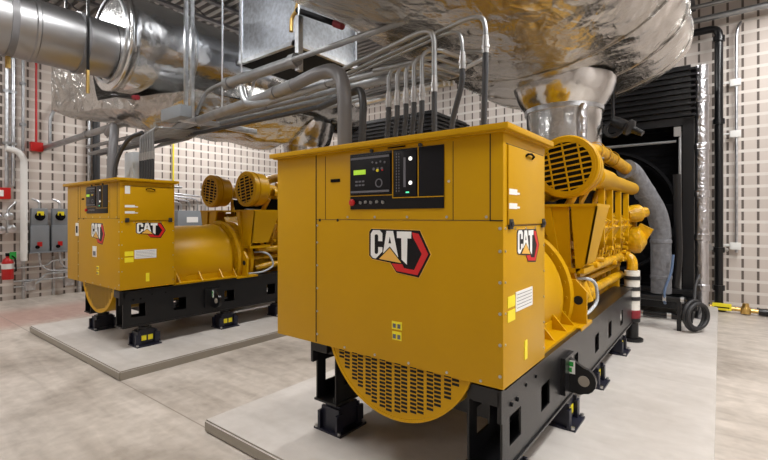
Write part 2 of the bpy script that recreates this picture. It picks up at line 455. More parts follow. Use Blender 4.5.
    b.m(3); b.disc((-.086, -.016, 1.785), (0,-1,0), .009, .006, 12)
    b.m(4); b.disc((-.050, -.016, 1.785), (0,-1,0), .005, .006, 12)
    b.build('controller', [M['panel'], M['bezel'], M['bezel'], M['caution'], M['red']], cp)
    MB().box(-.270, -.178, -.020, -.016, 1.768, 1.796).build('display', M['lcd'], cp)
    b = MB().box(.024, .176, -.012, -.007, q0+.072, q1-.012, .002)
    b.m(1); b.box(.094, .108, -.015, -.012, q0+.12, q1-.05)
    for k in range(14):
        z = q0+.095+.016*k; b.box(.042, .048, -.014, -.012, z, z+.009); b.box(.060, .065, -.014, -.012, z, z+.009)
    b.build('annunciator', [M['panel'], M['bezel']], cp)
    for z in (1.836, 1.703): MB().disc((.140, -.012, z), (0,-1,0), .011, .004, 16).build('lamp', M['led_white'], cp)
    MB().box(.110, .130, -.015, -.012, 1.648, 1.655).build('indicator', M['led'], cp)
    MB().lathe((p0+.030, -.006, 1.602), (0,-1,0), [(0,.010),(.014,.010),(.014,.020),(.024,.020),(.028,.014),(.028,0)], 20).build('emergency_stop', M['red'], cp)
    for k, x in enumerate((-.225, -.185, -.145, -.10, -.055)):
        q = MB().disc((x, -.006, 1.60+.004*(k % 2)), (0,-1,0), .009, .005, 12); q.box(x-.002, x+.002, -.02, -.011, 1.595, 1.61)
        q.build('switch', M['steel'], cp)
    # ---- emblems and stickers
    emblem('front_emblem', R, (-.163, 0, 1.184), (1,0,0), (0,0,1), (0,-1,0), .425, .262)
    emblem('side_emblem', R, (BX1, .168, 1.262), (0,1,0), (0,0,1), (1,0,0), .345, .19)
    b = MB().box(.005, .075, -.003, 0, .880, .925); b.box(.008, .072, -.003, 0, .82, .868); b.m(1)
    for x in (.013, .045):
        for z in (.828, .888): b.box(x, x+.02, -.0045, -.003, z, z+.024)
    MB_ = b.build('warning_sticker', [M['caution'], M['bezel']], cab)
    b = MB()
    for z in (1.625, 1.555): b.box(BX1, BX1+.0095, .05, .155, z, z+.028)
    for k in range(2): b.box(BX1, BX1+.010, .155, .19, 1.628-.07*k, 1.638-.07*k)
    b.build('text_label', M['white'], cab)
    b = MB().box(BX1, BX1+.003, .05, .145, 1.07, 1.125); b.box(BX1, BX1+.003, .05, .145, 1.0, 1.055)
    b.build('warning_sticker', M['caution'], cab)
    b = MB().box(BX1, BX1+.003, .155, .40, 1.035, 1.135); b.m(1)
    for k in range(5): b.box(BX1+.003, BX1+.0035, .17, .385, 1.05+.017*k, 1.053+.017*k)
    b.build('data_sheet', [M['white'], M['bezel']], cab)
    MB().box(BX1, BX1+.003, .28, .32, .76, .86).build('warning_sticker', M['caution'], cab)
    # ---- generator drum
    GZ, GR = .885, .525
    b = MB()
    b.lathe((0, .02, GZ), (0,1,0), [(0,GR-.02),(0,GR),(.02,GR),(.60,GR),(.62,GR-.015),(1.42,GR-.015),(1.44,GR),(1.50,GR),(1.50,GR-.06),(1.50,0)], 64)
    gen = b.build('generator_drum', M['yellow'], R)
    # perforated end plate below the cabinet
    b = MB()
    b.disc((0, .035, GZ), (0,-1,0), GR-.004, .018, 64)
    b.lathe((0, .012, GZ), (0,1,0), [(0,GR+.004),(0,GR-.014),(.02,GR-.014),(.02,GR+.004)], 64, closed=True)
    b.m(1)
    for g in range(-5, 5):
        for c in (0, 1):
            x = (g+.5)*.108 + (-.0235 if c == 0 else .0235)
            for j in range(-24, 0):
                z = GZ + j*.0225 + (.011 if c else 0)
                if z > BZ0-.004 or math.hypot(abs(x)+.018, z-GZ) > GR-.035: continue
                b.box(x-.0205, x+.0205, .0158, .017, z-.0068, z+.0068)
    b.build('perforated_grille', [M['yellow'], M['slot']], gen)
    for s in (-1, 1):
        b = MB()
        b.box(min(s*.40, s*.625), max(s*.40, s*.625), .62, 1.58, .655, .685)
        for yy in (.72, 1.02, 1.32, 1.53):
            b.poly([(s*.49, yy, .685), (s*.60, yy, .685), (s*.50, yy, .80)], (0, .018, 0))
        b.box(min(s*.485, s*.50), max(s*.485, s*.50), .62, 1.58, .685, .75)
        b.build('mounting_foot', M['yellow'], gen)
        q = MB().box(min(s*.50,s*.575), max(s*.50,s*.575), .655, .69, .685, .85, .004)
        q.m(1); q.box(min(s*.53,s*.555), max(s*.53,s*.555), .652, .655, .76, .83)
        q.build('lug', [M['yellow'], M['slot']], gen)
    # flywheel housing
    b = MB()
    b.lathe((0, 1.54, GZ), (0,1,0), [(0,0),(0,.47),(.05,.47),(.05,.56),(.09,.575),(.13,.56),(.13,.50),(.26,.48),(.26,.56),(.31,.56),(.31,.30),(.31,0)], 64)
    for k in range(28):
        a = 2*PI*k/28; b.disc((math.cos(a)*.53, 1.58, GZ+math.sin(a)*.53), (0,-1,0), .012, .012, 8)
    b.build('flywheel_housing', M['yellow'], R)
    for s in (-1, 1):
        b = MB()
        b.poly([(s*.50, 1.66, .66), (s*.66, 1.66, .66), (s*.66, 1.66, .93), (s*.58, 1.66, 1.02), (s*.50, 1.66, 1.02)], (0, .03, 0))
        b.box(min(s*.46,s*.66), max(s*.46,s*.66), 1.5, 1.85, .655, .68)
        b.m(1); b.lathe((s*.60, 1.658, .86), (0,-1,0), [(0,0),(0,.035),(.002,.035),(.002,0)], 20)
        b.build('housing_bracket', [M['yellow'], M['slot']], R)
    # ---- base rails
    RO, RI, RZ0, RZ1, RL = .645, .455, .262, .655, 3.95
    holes = [(.13,.29),(.62,.78),(1.32,1.47),(2.02,2.17),(2.58,2.73),(3.2,3.35)]
    for s in (-1, 1):
        RO = .645 if s > 0 else .74; RI = RO-.19; ry0 = .04 if s > 0 else .12
        b = MB()
        def bx(x0, x1, *r): b.box(min(s*x0,s*x1), max(s*x0,s*x1), *r)
        for xa, xb in ((RO-.012, RO), (RI, RI+.012)):
            bx(xa, xb, ry0, RL, RZ0, .36); bx(xa, xb, ry0, RL, .51, RZ1)
            ys = ry0
            for h0, h1 in ([(.20, .36)]+holes[1:] if s < 0 else holes):
                bx(xa, xb, ys, h0, .36, .51); ys = h1
            bx(xa, xb, ys, RL, .36, .51)
        bx(RI-.01, RO+.01, ry0-.01, RL, RZ0-.014, RZ0); bx(RI-.01, RO+.01, ry0-.01, RL, RZ1, RZ1+.014)
        bx(RI, RO, ry0, ry0+.02, RZ1-.07, RZ1)
        rail = b.build('base_rail', M['black'], R)
        q = MB()
        for yy in (.15, .23): q.disc((s*RO, yy, .565), (s,0,0), .011, .008, 10)
        for yy in (.36, .52): q.disc((s*RO, yy, .60), (s,0,0), .009, .006, 10)
        q.build('rail_bolts', M['matte_black'], rail)
        # upper front bracket
        q = MB(); q.box(min(s*(RO-.01),s*(RO+.012)), max(s*(RO-.01),s*(RO+.012)), ry0-.04, ry0, .52, .68); q.box(min(s*(RO-.14),s*RO), max(s*(RO-.14),s*RO), ry0-.04, ry0-.01, .60, .68)
        q.build('end_bracket', M['black'], rail)
        # lifting eye
        q = MB(); yy = 1.12
        q.box(min(s*RO,s*(RO+.03)), max(s*RO,s*(RO+.03)), yy-.10, yy+.12, .33, .575)
        pts = [(s*RO, yy, .33), (s*(RO+.10), yy, .325)]
        for k in range(9):
            a = -PI/2 + PI*k/8; pts.append((s*(RO+.12+.075*math.cos(a)), yy, .42+.085*math.sin(a)))
        pts += [(s*RO, yy, .575)]
        q.poly(pts, (0, .035, 0))
        q.m(1); q.lathe((s*(RO+.12), yy-.001, .42), (0,-1,0), [(0,0),(0,.036),(.002,.036),(.002,0)], 20)
        q.m(2); q.box(min(s*(RO+.01),s*(RO+.065)), max(s*(RO+.01),s*(RO+.065)), yy-.003, yy, .455, .545)
        q.m(3); q.box(min(s*(RO+.02),s*(RO+.055)), max(s*(RO+.02),s*(RO+.055)), yy-.005, yy-.003, .505, .535); q.box(min(s*(RO+.03),s*(RO+.045)), max(s*(RO+.03),s*(RO+.045)), yy-.005, yy-.003, .465, .495)
        q.build('lifting_eye', [M['black'], M['pad'], M['white'], M['green']], R)
    for yy in (.5, 1.7, 2.8, 3.8):
        MB().box(-.61, .455, yy, yy+.12, RZ0+.02, RZ0+.22).build('cross_member', M['black'], R)
    # ---- isolators
    for s in (-1, 1):
        for yy in (.32, 1.39, 2.33, 3.5):
            b = MB()
            x0, x1 = (.42, .68) if s > 0 else (.57, .83); cx = .55 if s > 0 else .69
            def bx(xa, xb, *r): b.box(min(s*xa,s*xb), max(s*xa,s*xb), *r)
            bx(x0, x1, yy-.14, yy+.14, 0, .014)
            bx(x0+.04, x1-.05, yy-.11, yy-.09, .014, .17); bx(x0+.04, x1-.05, yy+.09, yy+.11, .014, .17)
            bx(x0+.05, x1-.07, yy-.09, yy+.09, .03, .185)
            b.m(1); b.disc((s*cx, yy, .185), (0,0,1), .07, .03, 20); b.disc((s*cx, yy, .20), (0,0,1), .045, .05, 16)
            b.m(0)
            for dy in (-.11, .11): bx(x0+.03, x0+.05, yy+dy-.03, yy+dy+.03, .014, .14); bx(x1-.06, x1-.04, yy+dy-.03, yy+dy+.03, .014, .14)
            b.m(2)
            for dx in (.02, .24):
                for dy in (-.13, .13): b.disc((s*(x0+dx), yy+dy, .014), (0,0,1), .014, .018, 6)
            b.m(3); bx(x1-.07, x1-.066, yy-.065, yy-.01, .06, .12); bx(x1-.07, x1-.066, yy+.01, yy+.065, .06, .12)
            b.m(3); 
            b.build('vibration_isolator', [M['blue'], M['black'], M['steel'], M['caution']], R)
    # ---- air cleaners on brackets
    for s in (-1, 1):
        cx, cy, cz, cr = s*.475, 1.76, 1.93, .26
        b = MB()
        b.lathe((cx, cy, cz), (0,1,0), [(0,cr-.035),(0,cr-.012),(.012,cr),(.05,cr),(.055,cr-.012),(.09,cr-.014),(.095,cr-.004),(.115,cr-.004),(.12,cr-.016),(.26,cr-.022),(.30,cr-.06),(.34,.09),(.52,.08)], 48)
        b.m(1); b.lathe((cx, cy+.03, cz), (0,1,0), [(0,0),(0,cr-.03),(0,cr-.03),(.01,cr-.03)], 40)
        ac = b.build('air_cleaner', [M['yellow'], M['slot']], R)
        # front grille: rows of bars inside a ring
        b = MB()
        rr = cr-.035
        b.lathe((cx, cy, cz), (0,1,0), [(-.004,rr+.006),(-.004,rr-.022),(.012,rr-.022),(.012,rr+.006)], 48, closed=True)
        rot = Matrix.Rotation(-.16*s, 3, 'Y')
        for k in range(-4, 5):
            h = k*.045; w = math.sqrt(max((rr-.015)**2-h*h, 0))
            b.obox(Vector((cx, cy+.003, cz))+rot @ Vector((0,0,h)), (2*w, .010, .013), rot)
        for h in (-.12, 0, .12):
            w = math.sqrt(max((rr-.015)**2-h*h, 0))
            b.obox(Vector((cx, cy+.001, cz))+rot @ Vector((h,0,0)), (.012, .010, 2*w), rot)
        b.build('intake_grille', M['yellow'], ac)
        # bracket
        b = MB()
        xi, xo = s*.25, s*.72
        b.box(min(xi,xo), max(xi,xo), 1.74, 2.24, 1.60, 1.622)
        b.poly([(s*.26,1.75,1.60),(s*.36,1.75,1.60),(s*.44,1.75,1.10),(s*.40,1.75,1.10)], (0,.02,0))
        b.poly([(s*.36,1.77,1.60),(s*.50,1.77,1.60),(s*.52,1.77,1.08),(s*.44,1.77,1.10)], (0,.012,0))
        b.poly([(s*.52,1.75,1.60),(s*.72,1.75,1.60),(s*.64,1.75,1.14),(s*.56,1.75,1.06)], (0,.02,0))
        b.poly([(s*.72,1.75,1.60),(s*.72,2.20,1.60),(s*.64,2.05,1.14),(s*.64,1.75,1.14)], (-s*.015,0,0))
        b.box(min(s*.3,s*.62), max(s*.3,s*.62), 1.75, 2.1, 1.06, 1.10)
        b.build('air_cleaner_bracket', M['yellow'], R)
    # ---- engine
    b = MB()
    b.box(-.30, .30, 1.84, 4.50, .55, 1.15, .03)
    b.poly([(-.30,1.9,1.0),(.30,1.9,1.0),(.46,1.9,1.32),(.30,1.9,1.52),(.10,1.9,1.25),(-.10,1.9,1.25),(-.30,1.9,1.52),(-.46,1.9,1.32)], (0,2.55,0))
    b.box(-.26, .26, 1.9, 4.4, .38, .56, .02)
    eng = b.build('engine_block', M['yellow_cast'], R)
    random.seed(11)
    for s in (-1, 1):
        for k in range(8):
            y0 = 2.0+k*.305
            b = MB()
            rt = Matrix.Rotation(s*.52, 3, 'Y')
            b.obox((s*.46, y0+.13, 1.40), (.24, .24, .16), rt)
            b.obox((s*.485, y0+.13, 1.485), (.20, .21, .09), rt)
            for dy in (.04, .22): b.disc(Vector((s*.46, y0+dy, 1.52)), (s*.5,0,.86), .014, .03, 8)
            b.build('cylinder_head', M['yellow_cast'], R)
            b = MB()      # inspection cover with bolts, injector line
            b.box(min(s*.30,s*.345), max(s*.30,s*.345), y0+.02, y0+.25, .72, .98, .01)
            for dz in (.75, .95):
                for dy in (.045, .225): b.disc((s*.345, y0+dy, dz), (s,0,0), .012, .012, 8)
            b.build('inspection_cover', M['yellow_cast'], R)
        for k in range(30):     # bolts, fittings and small castings packed along the flank
            y0 = 2.0+random.random()*2.4; z0 = .98+random.random()*.32
            r = .018+random.random()*.03
            b = MB(); b.lathe((s*.33, y0, z0), (s,random.uniform(-.3,.3),random.uniform(-.2,.5)), [(0,r),(.08+random.random()*.13,r),(.12,r*.6),(.24,r*.6),(.24,0)], 10)
            b.build('fitting', M['yellow_cast'], eng)
        b = MB()
        for k in range(16):
            y0 = 2.02+k*.155; zz = random.uniform(-.03,.03)
            b.tube([(s*.36, y0, 1.02), (s*.50, y0+.03, 1.03+zz), (s*.53, y0+.05, 1.25), (s*.56, y0+.07, 1.36)], .011, 6, .05)
        b.build('fuel_lines', M['yellow_cast'], eng)
        MB().box(min(s*.36,s*.42), max(s*.36,s*.42), 2.15, 4.42, 1.56, 1.80, .01).build('shade_box', M['matte_black'], R)  # black box added as the shade behind the struts
        q = MB().box(min(s*.31,s*.335), max(s*.31,s*.335), 1.95, 4.42, .99, 1.30)  # black strip and tubes standing in for shaded gaps along the flank
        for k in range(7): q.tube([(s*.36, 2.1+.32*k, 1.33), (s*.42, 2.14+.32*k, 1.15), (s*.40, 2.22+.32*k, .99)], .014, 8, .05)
        q.build('shade_backing', M['matte_black'], R)
        MB().tube([(s*.50, 1.95, 1.03), (s*.50, 4.4, 1.03)], .045, 14).build('fuel_manifold', M['yellow_cast'], eng)
        MB().tube([(s*.42, 1.9, .90), (s*.42, 4.45, .90)], .03, 12).build('oil_pipe', M['yellow_cast'], eng)
        MB().tube([(s*.44, 1.95, .74), (s*.46, 2.2, .78), (s*.46, 4.3, .78)], .05, 14, .1).build('coolant_pipe', M['yellow_cast'], eng)
        # intake manifold along the top edge
        b = MB()
        b.lathe((s*.56, 2.34, 1.89), (0,1,0), [(-.15,.06),(0,.065),(.02,.10),(.65,.10),(.67,.085),(.70,.08),(2.25,.08),(2.27,.05),(2.27,0)], 32)
        b.build('intake_manifold', M['yellow'], R)
        b = MB()
        b.tube([(s*.30, 2.5, 2.0), (s*.40, 2.9, 2.22), (s*.42, 3.3, 2.24), (s*.43, 4.1, 2.22), (s*.50, 4.48, 2.15)], .075, 16, .2)
        for yy in (3.1, 3.5, 3.95): b.lathe((s*.42, yy, 2.23), (0,1,0), [(0,.09),(0,.095),(.04,.095),(.04,.09)], 20)
        b.build('water_return_pipe', M['yellow_cast'], R)
        for yy in (2.62, 3.02, 3.5, 4.0):
            b = MB().box(min(s*.545,s*.60), max(s*.545,s*.60), yy, yy+.05, 1.22, 1.80)
            b.box(min(s*.40,s*.60), max(s*.40,s*.60), yy, yy+.05, 1.22, 1.28)
            b.build('support_strut', M['yellow'], R)
        for yy in (2.1, 2.42, 2.95, 3.3):
            MB().tube([(s*.33, yy, 1.5), (s*.40, yy+.03, 1.62), (s*.48, yy+.08, 1.80)], .035, 12, .1).build('runner_pipe', M['yellow_cast'], eng)
    # top: turbocharger casings and exhaust manifold between the banks
    for (x, yy) in ((-.22, 2.35), (.22, 2.35), (-.2, 3.2), (.2, 3.2)):
        b = MB()
        b.lathe((x, yy, 1.86), (0,1,0), [(0,.06),(0,.11),(.04,.15),(.12,.17),(.20,.14),(.24,.09),(.36,.09),(.38,.14),(.48,.15),(.52,.09),(.56,.06),(.56,0)], 28)
        b.build('turbocharger', M['yellow_cast'], R)
    MB().tube([(0, 2.1, 1.55), (0, 4.3, 1.55)], .10, 16).build('exhaust_manifold', M['insul'], R)
    # oil filters and pump at the far end on both flanks
    for s in (-1, 1):
        b = MB()
        b.lathe((s*.62, 4.35, 1.56), (s*.6,.5,.1), [(-.10,0),(-.10,.07),(-.02,.11),(.06,.11),(.10,.07),(.16,.06),(.16,0)], 20)
        b.box(min(s*.5,s*.66), max(s*.5,s*.66), 4.3, 4.45, 1.45, 1.66, .02)
        b.build('thermostat_housing', M['yellow_cast'], R)
        b = MB()
        b.lathe((s*.55, 4.38, 1.22), (s*.9,.2,.05), [(-.12,.10),(.0,.14),(.05,.17),(.12,.17),(.16,.12),(.20,.05),(.20,0)], 24)
        b.obox((s*.70, 4.40, 1.30), (.16, .10, .22), Matrix.Rotation(.5*s, 3, 'Y'))
        b.build('water_pump', M['yellow_cast'], R)
        b = MB()
        for k in range(3): b.tube([(s*(.42+.05*k), 4.2+.08*k, 1.02), (s*(.50+.05*k), 4.25+.08*k, 1.2), (s*(.50+.05*k), 4.3+.08*k, 1.45)], .035, 10, .08)
        b.build('bypass_pipes', M['yellow_cast'], R)
        for yy in (2.45, 2.65): 
            MB().lathe((s*.42, yy, .90), (s*.3,.2,-1), [(0,.05),(0,.06),(.20,.06),(.22,.03),(.22,0)], 18).build('fuel_filter', M['yellow_cast'], eng)
        MB().tube([(s*.47, 1.93, .99), (s*.60, 1.98, 1.0), (s*.64, 2.08, .95), (s*.64, 2.16, .78), (s*.60, 2.0, .70), (s*.56, 1.80, .69), (s*.50, 1.7, .69)], .014, 10, .08).build('braided_hose', M['box_pale'], R)
    # front gear housing and pulley
    b = MB().box(-.42, .42, 4.46, 4.58, .45, 1.55, .03)
    b.lathe((0, 4.58, .85), (0,1,0), [(0,.20),(.06,.20),(.08,.16),(.14,.16),(.16,.20),(.20,.20),(.20,0)], 32)
    b.build('gear_housing', M['yellow_cast'], R)
    # cable entry hoses that plug into the cabinet lid are separate things
    return R

near = make_set((-1.485, 1.994, PAD))
left = copy_tree(near)
left.location = (-5.995, 2.06, PAD)
tag(near, 'large yellow generator set in front, nearest the camera, on black skid', 'generator', 'yellow generator sets on their pads')
tag(left, 'yellow generator set standing farther back at left, near the block wall', 'generator', 'yellow generator sets on their pads')
# extra papers only the left set carries
q = MB().box(-.70, -.60, -.004, 0, 1.27, 1.44); q.m(1); q.box(-.675, -.625, -.006, -.004, 1.31, 1.40)
q.build('paper_tag', [M['white'], M['matte_black']], left)
q = MB().box(-.12, -.0, -.004, 0, 1.03, 1.16); q.m(1); q.box(-.10, -.02, -.006, -.004, 1.045, 1.10)
q.build('paper_tag', [M['white'], M['bezel']], left)
q = MB().box(BX1+.008, BX1+.0095, .05, .105, 1.78, 1.87)
q.build('paper_tag', M['white'], left)

# ------------------------------------------------------------------ radiators
def make_radiator(loc):
    R = empty('radiator', loc)
    X = 1.19
    b = MB()
    b.box(-X, -X+.14, 0, .9, .12, 3.0); b.box(X-.14, X, 0, .9, .12, 3.0)
    b.box(-X, X, 0, .9, 2.9, 3.02); b.box(-X, X, 0, .9, .12, .30)
    b.build('frame', M['black'], R)
    b = MB().box(-X+.14, X-.14, .45, .8, .3, 2.9)
    for k in range(40):
        z = .34+k*.064; b.box(-X+.14, X-.14, .437, .45, z, z+.02)
    b.build('core', M['matte_black'], R)
    b = MB().lathe((0, .05, 1.6), (0,1,0), [(0,1.0),(0,.96),(.28,.94),(.28,1.0)], 64, closed=True)
    b.build('fan_shroud', M['matte_black'], R)
    b = MB().lathe((0, .12, 1.6), (0,1,0), [(0,0),(0,.16),(.10,.16),(.10,0)], 32)
    fan = b.build('fan_hub', M['matte_black'], R)
    for k in range(6):
        a = 2*PI*k/6
        c = Vector((math.cos(a)*.53, .17, 1.6+math.sin(a)*.53))
        q = MB(); q.obox(c, (.78, .012, .26), Matrix.Rotation(-a, 3, 'Y') @ Matrix.Rotation(.45, 3, 'X'))
        q.build('fan_blade', M['matte_black'], R)
    MB().tube([(-X+.1, -.03, 2.66), (X-.22, -.03, 2.66)], .022, 12).build('cross_bar', M['conduit'], R)
    MB().tube([(X-.17, -.03, .4), (X-.17, -.03, 2.8)], .02, 10).build('vertical_bar', M['conduit'], R)
    b = MB(); b.obox((X-.2, -.05, 2.8), (.09, .06, .14), Matrix.Rotation(0, 3, 'X')); b.build('corner_clip', M['steel'], R)
    # corrugated flexible collar between radiator and wall louvre
    b = MB()
    for k in range(9):
        z = 3.03+k*.085
        b.box(-X-.02, X+.02, -.05, 1.65, z, z+.03); b.box(-X+.04, X-.04, 0, 1.6, z+.03, z+.085)
    b.build('corrugated_collar', M['black'], R)
    b = MB().box(-X-.35, X+.05, -.35, -.2, .18, .34); b.box(-X-.35, X+.05, -.32, -.2, .40, .46)
    b.box(-X, -X+.1, -.34, .9, 0, .18); b.box(X-.1, X, -.34, .9, 0, .18)
    b.build('base_frame', M['black'], R)
    return R
rad = make_radiator((-1.50, 7.95, PAD))
tag(rad, 'tall black radiator with corrugated collar against the right wall', 'radiator')
rad2 = copy_tree(rad); rad2.location = (-6.0, 7.95, PAD)
tag(rad2, 'dark radiator with slatted collar seen behind the grey hoses above the near cabinet', 'radiator')

# foil-taped insulated strip beside the radiator
b = MB()
b.tube([(-.22, 8.05, .02), (-.22, 8.05, 1.2), (-.22, 8.05, 3.86)], .085, 20)
for z in (.5, 1.25, 1.9, 2.6, 3.3): b.lathe((-.22, 8.05, z), (0,0,1), [(0,.085),(.01,.10),(.10,.10),(.11,.085)], 20)
tag(rebase(b.build('foil_wrapped_pipe', M['foil_tape'])), 'vertical silver foil wrapped pipe beside the black radiator', 'pipe')

# ------------------------------------------------------------------ hoses from engine to radiator
b = MB()
b.tube([(-.98, 6.48, 2.24), (-.93, 6.66, 2.20), (-.70, 7.05, 1.70), (-.655, 7.15, 1.45), (-.655, 7.2, .55)], .125, 24, .2)
for p, d in (((-.655,7.16,1.25),(0,0,1)), ((-.655,7.19,.75),(0,0,1)), ((-.82,6.86,1.95),(.42,.7,-.9))):
    b.lathe(p, d, [(-.01,.12),(0,.133),(.04,.133),(.05,.12)], 24)
tag(rebase(b.build('insulated_coolant_hose', M['insul'])), 'thick grey wrapped hose curving down from the near engine to the radiator foot', 'hose')
b = MB()
b.tube([(-.48, 7.3, 2.2), (-.46, 7.3, 1.0), (-.50, 7.35, .62)], .05, 16, .2)
tag(rebase(b.build('black_drain_pipe', M['black'])), 'slim black vertical pipe right of the thick wrapped hose', 'pipe')
b = MB().tube([(-.60, 7.12, .42), (-.60, 7.0, .44), (-.60, 6.98, .62), (-.52, 7.0, .86), (-.50, 7.0, 1.1)], .016, 10, .08)
tag(rebase(b.build('blue_tube', M['blue_tube'])), 'thin blue tube bending up beside the radiator foot', 'tube')
# cream banded flexible connector near the skid
R = empty('banded_connector', (-.86, 6.12, PAD), 'cream connector pipe with black bands and dark red base at skid end', 'pipe')
b = MB()
b.lathe((0,0,.38), (0,0,1), [(0,.075),(0,.085),(.48,.085),(.48,.06),(.48,0)], 28)
b.build('sleeve', M['white_insul'], R)
for z in (.50, .62, .75): MB().lathe((0,0,z), (0,0,1), [(0,.084),(0,.093),(.045,.093),(.045,.084)], 28, closed=True).build('band', M['rubber'], R)
MB().lathe((0,0,.27), (0,0,1), [(0,0),(0,.08),(.02,.092),(.10,.092),(.12,.08),(.12,0)], 28).build('red_clamp', M['dark_red'], R)
MB().lathe((0,0,0), (0,0,1), [(0,0),(0,.12),(.03,.12),(.03,.07),(.22,.07),(.24,.09),(.28,.09),(.28,0)], 24).build('flange_foot', M['black'], R)
MB().tube([(0,0,.86),(0,.02,1.0),(-.12,.06,1.05)], .06, 16, .1).build('elbow', M['yellow_cast'], R)

# round hose coil by the radiator foot
b = MB()
c = Vector((-.27, 7.05, .31))
for k in range(2):
    pts = [c + Vector((math.cos(a)*.10+.04*k, math.cos(a)*.14-.03*k, math.sin(a)*(.19-.03*k))) for a in [2*PI*i/28 for i in range(29)]]
    b.tube(pts, .026, 10, caps=False)
b.tube([c+Vector((0,0,.19)), c+Vector((.0,.1,.36)), c+Vector((.04,.3,.5))], .02, 8, .1)
tag(rebase(b.build('coiled_hose', M['rubber'])), 'small loop of black hose standing by the radiator foot', 'hose')
b = MB()
b.tube([(-1.05, 7.02, .50), (-.36, 7.02, .50)], .035, 12); b.tube([(-1.05, 7.02, .27), (-.36, 7.02, .27)], .04, 12)
b.m(1)
for x in (-.95, -.62, -.42): b.lathe((x, 7.02, .50), (1,0,0), [(0,.034),(0,.045),(.04,.045),(.04,.034)], 12); b.lathe((x+.05, 7.02, .27), (1,0,0), [(0,.04),(0,.05),(.05,.05),(.05,.04)], 12)
b.m(0); b.box(-1.0, -.95, 6.98, 7.06, PAD, .52); b.box(-.46, -.41, 6.98, 7.06, PAD, .52)
tag(rebase(b.build('low_pipe_pair', [M['black'], M['steel']])), 'pair of low black pipes on feet running along the radiator base', 'pipes')

# ------------------------------------------------------------------ exhaust above
def wob(o, amp, sc):
    for v in o.data.vertices:
        p = v.co*sc; n = noise.noise(p)*amp + noise.noise(p*2.7)*amp*.5
        d = Vector(v.co); d.y = 0
        v.co += d.normalized()*n if d.length > .01 else Vector((0,0,0))
def oval(b, a, bb, y0, y1, ny, seg, lip=.05):
    rings = []
    prof = [(y0, .02), (y0, .5), (y0, 1-lip), (y0+.05, 1)]
    prof += [(y0+.05+(y1-y0-.1)*k/ny, 1) for k in range(1, ny+1)]
    prof += [(y1, 1-lip), (y1, .5), (y1, .02)]
    for (yy, s) in prof:
        ring = []
        for k in range(seg):
            t = 2*PI*k/seg
            ring.append(b.bm.verts.new((a*s*math.cos(t), yy, bb*s*math.sin(t))))
        rings.append(ring)
    fs = []
    for i in range(len(rings)-1):
        for k in range(seg):
            fs.append(b.bm.faces.new((rings[i][k], rings[i][(k+1)%seg], rings[i+1][(k+1)%seg], rings[i+1][k])))
    fs.append(b.bm.faces.new(rings[0][::-1])); fs.append(b.bm.faces.new(rings[-1]))
    b._new(fs, True)

def ring_oval(b, a, bb, y0, w, seg=96):
    rs = []
    for (yy, s) in ((y0, 1.0), (y0, 1.012), (y0+w, 1.012), (y0+w, 1.0)):
        rs.append([b.bm.verts.new((a*s*math.cos(2*PI*k/seg), yy, bb*s*math.sin(2*PI*k/seg))) for k in range(seg)])
    fs = []
    for i in range(3):
        for k in range(seg): fs.append(b.bm.faces.new((rs[i][k], rs[i][(k+1)%seg], rs[i+1][(k+1)%seg], rs[i+1][k])))
    b._new(fs, True)

R = empty('exhaust_silencer', (-1.66, 0, 3.82), 'huge foil wrapped oval silencer hanging above the near generator set', 'silencer')
b = MB(); oval(b, 1.40, .72, 1.75, 6.45, 90, 144)
sh = b.build('foil_jacket', M['foil'], R, sharp=False); wob(sh, .022, 2.3)
for yy in (4.6, 5.5, 6.2):
    b = MB(); ring_oval(b, 1.402, .722, yy, .035); b.build('jacket_band', M['foil'], R)
for x in (-.9, .9):
    for yy in (2.2, 5.9):
        MB().tube([(x, yy, .45), (x, yy, 5.7-3.82)], .012, 8).build('hanger_rod', M['conduit'], R)
# riser under it
R = empty('exhaust_riser', (-1.45, 5.30, 2.2), 'foil wrapped vertical riser between near engine and silencer', 'duct')
b = MB(); b.lathe((0,0,0), (0,0,1), [(-.05,.30),(0,.38),(.02,.40)]+[(.02+.05*k,.405) for k in range(1,12)]+[(.62,.41),(.70,.47),(.78,.51),(.90,.55),(.96,.55)], 56)
q = b.build('riser_jacket', M['foil_smooth'], R, sharp=False); wob(q, .02, 4)
for z in (.05, .60): MB().lathe((0,0,z), (0,0,1), [(0,.40),(0,.43),(.05,.43),(.05,.40)], 48).build('joint_band', M['galv'], R)
MB().tube([(.28,-.3,.15), (.28,-.32,.55), (.30,-.3,.6)], .05, 12, .08).build('sleeve_seam', M['foil_tape'], R)
# small black valve head beside the riser
b = MB()
b.lathe((-.98, 5.6, 2.72), (.7,-.1,-.45), [(0,0),(0,.05),(.05,.06),(.16,.06),(.18,.09),(.22,.09),(.25,.04),(.36,.03),(.36,0)], 16)
b.tube([(-.98,5.6,2.72),(-.98,5.6,2.95),(-.96,5.6,3.25)], .018, 8); b.lathe((-.98,5.6,2.62), (0,1,0), [(-.02,.06),(-.02,.10),(.02,.10),(.02,.06)], 20, closed=True)
tag(rebase(b.build('gas_valve', M['black'])), 'small black valve hanging beside the foil riser below the near silencer', 'valve')

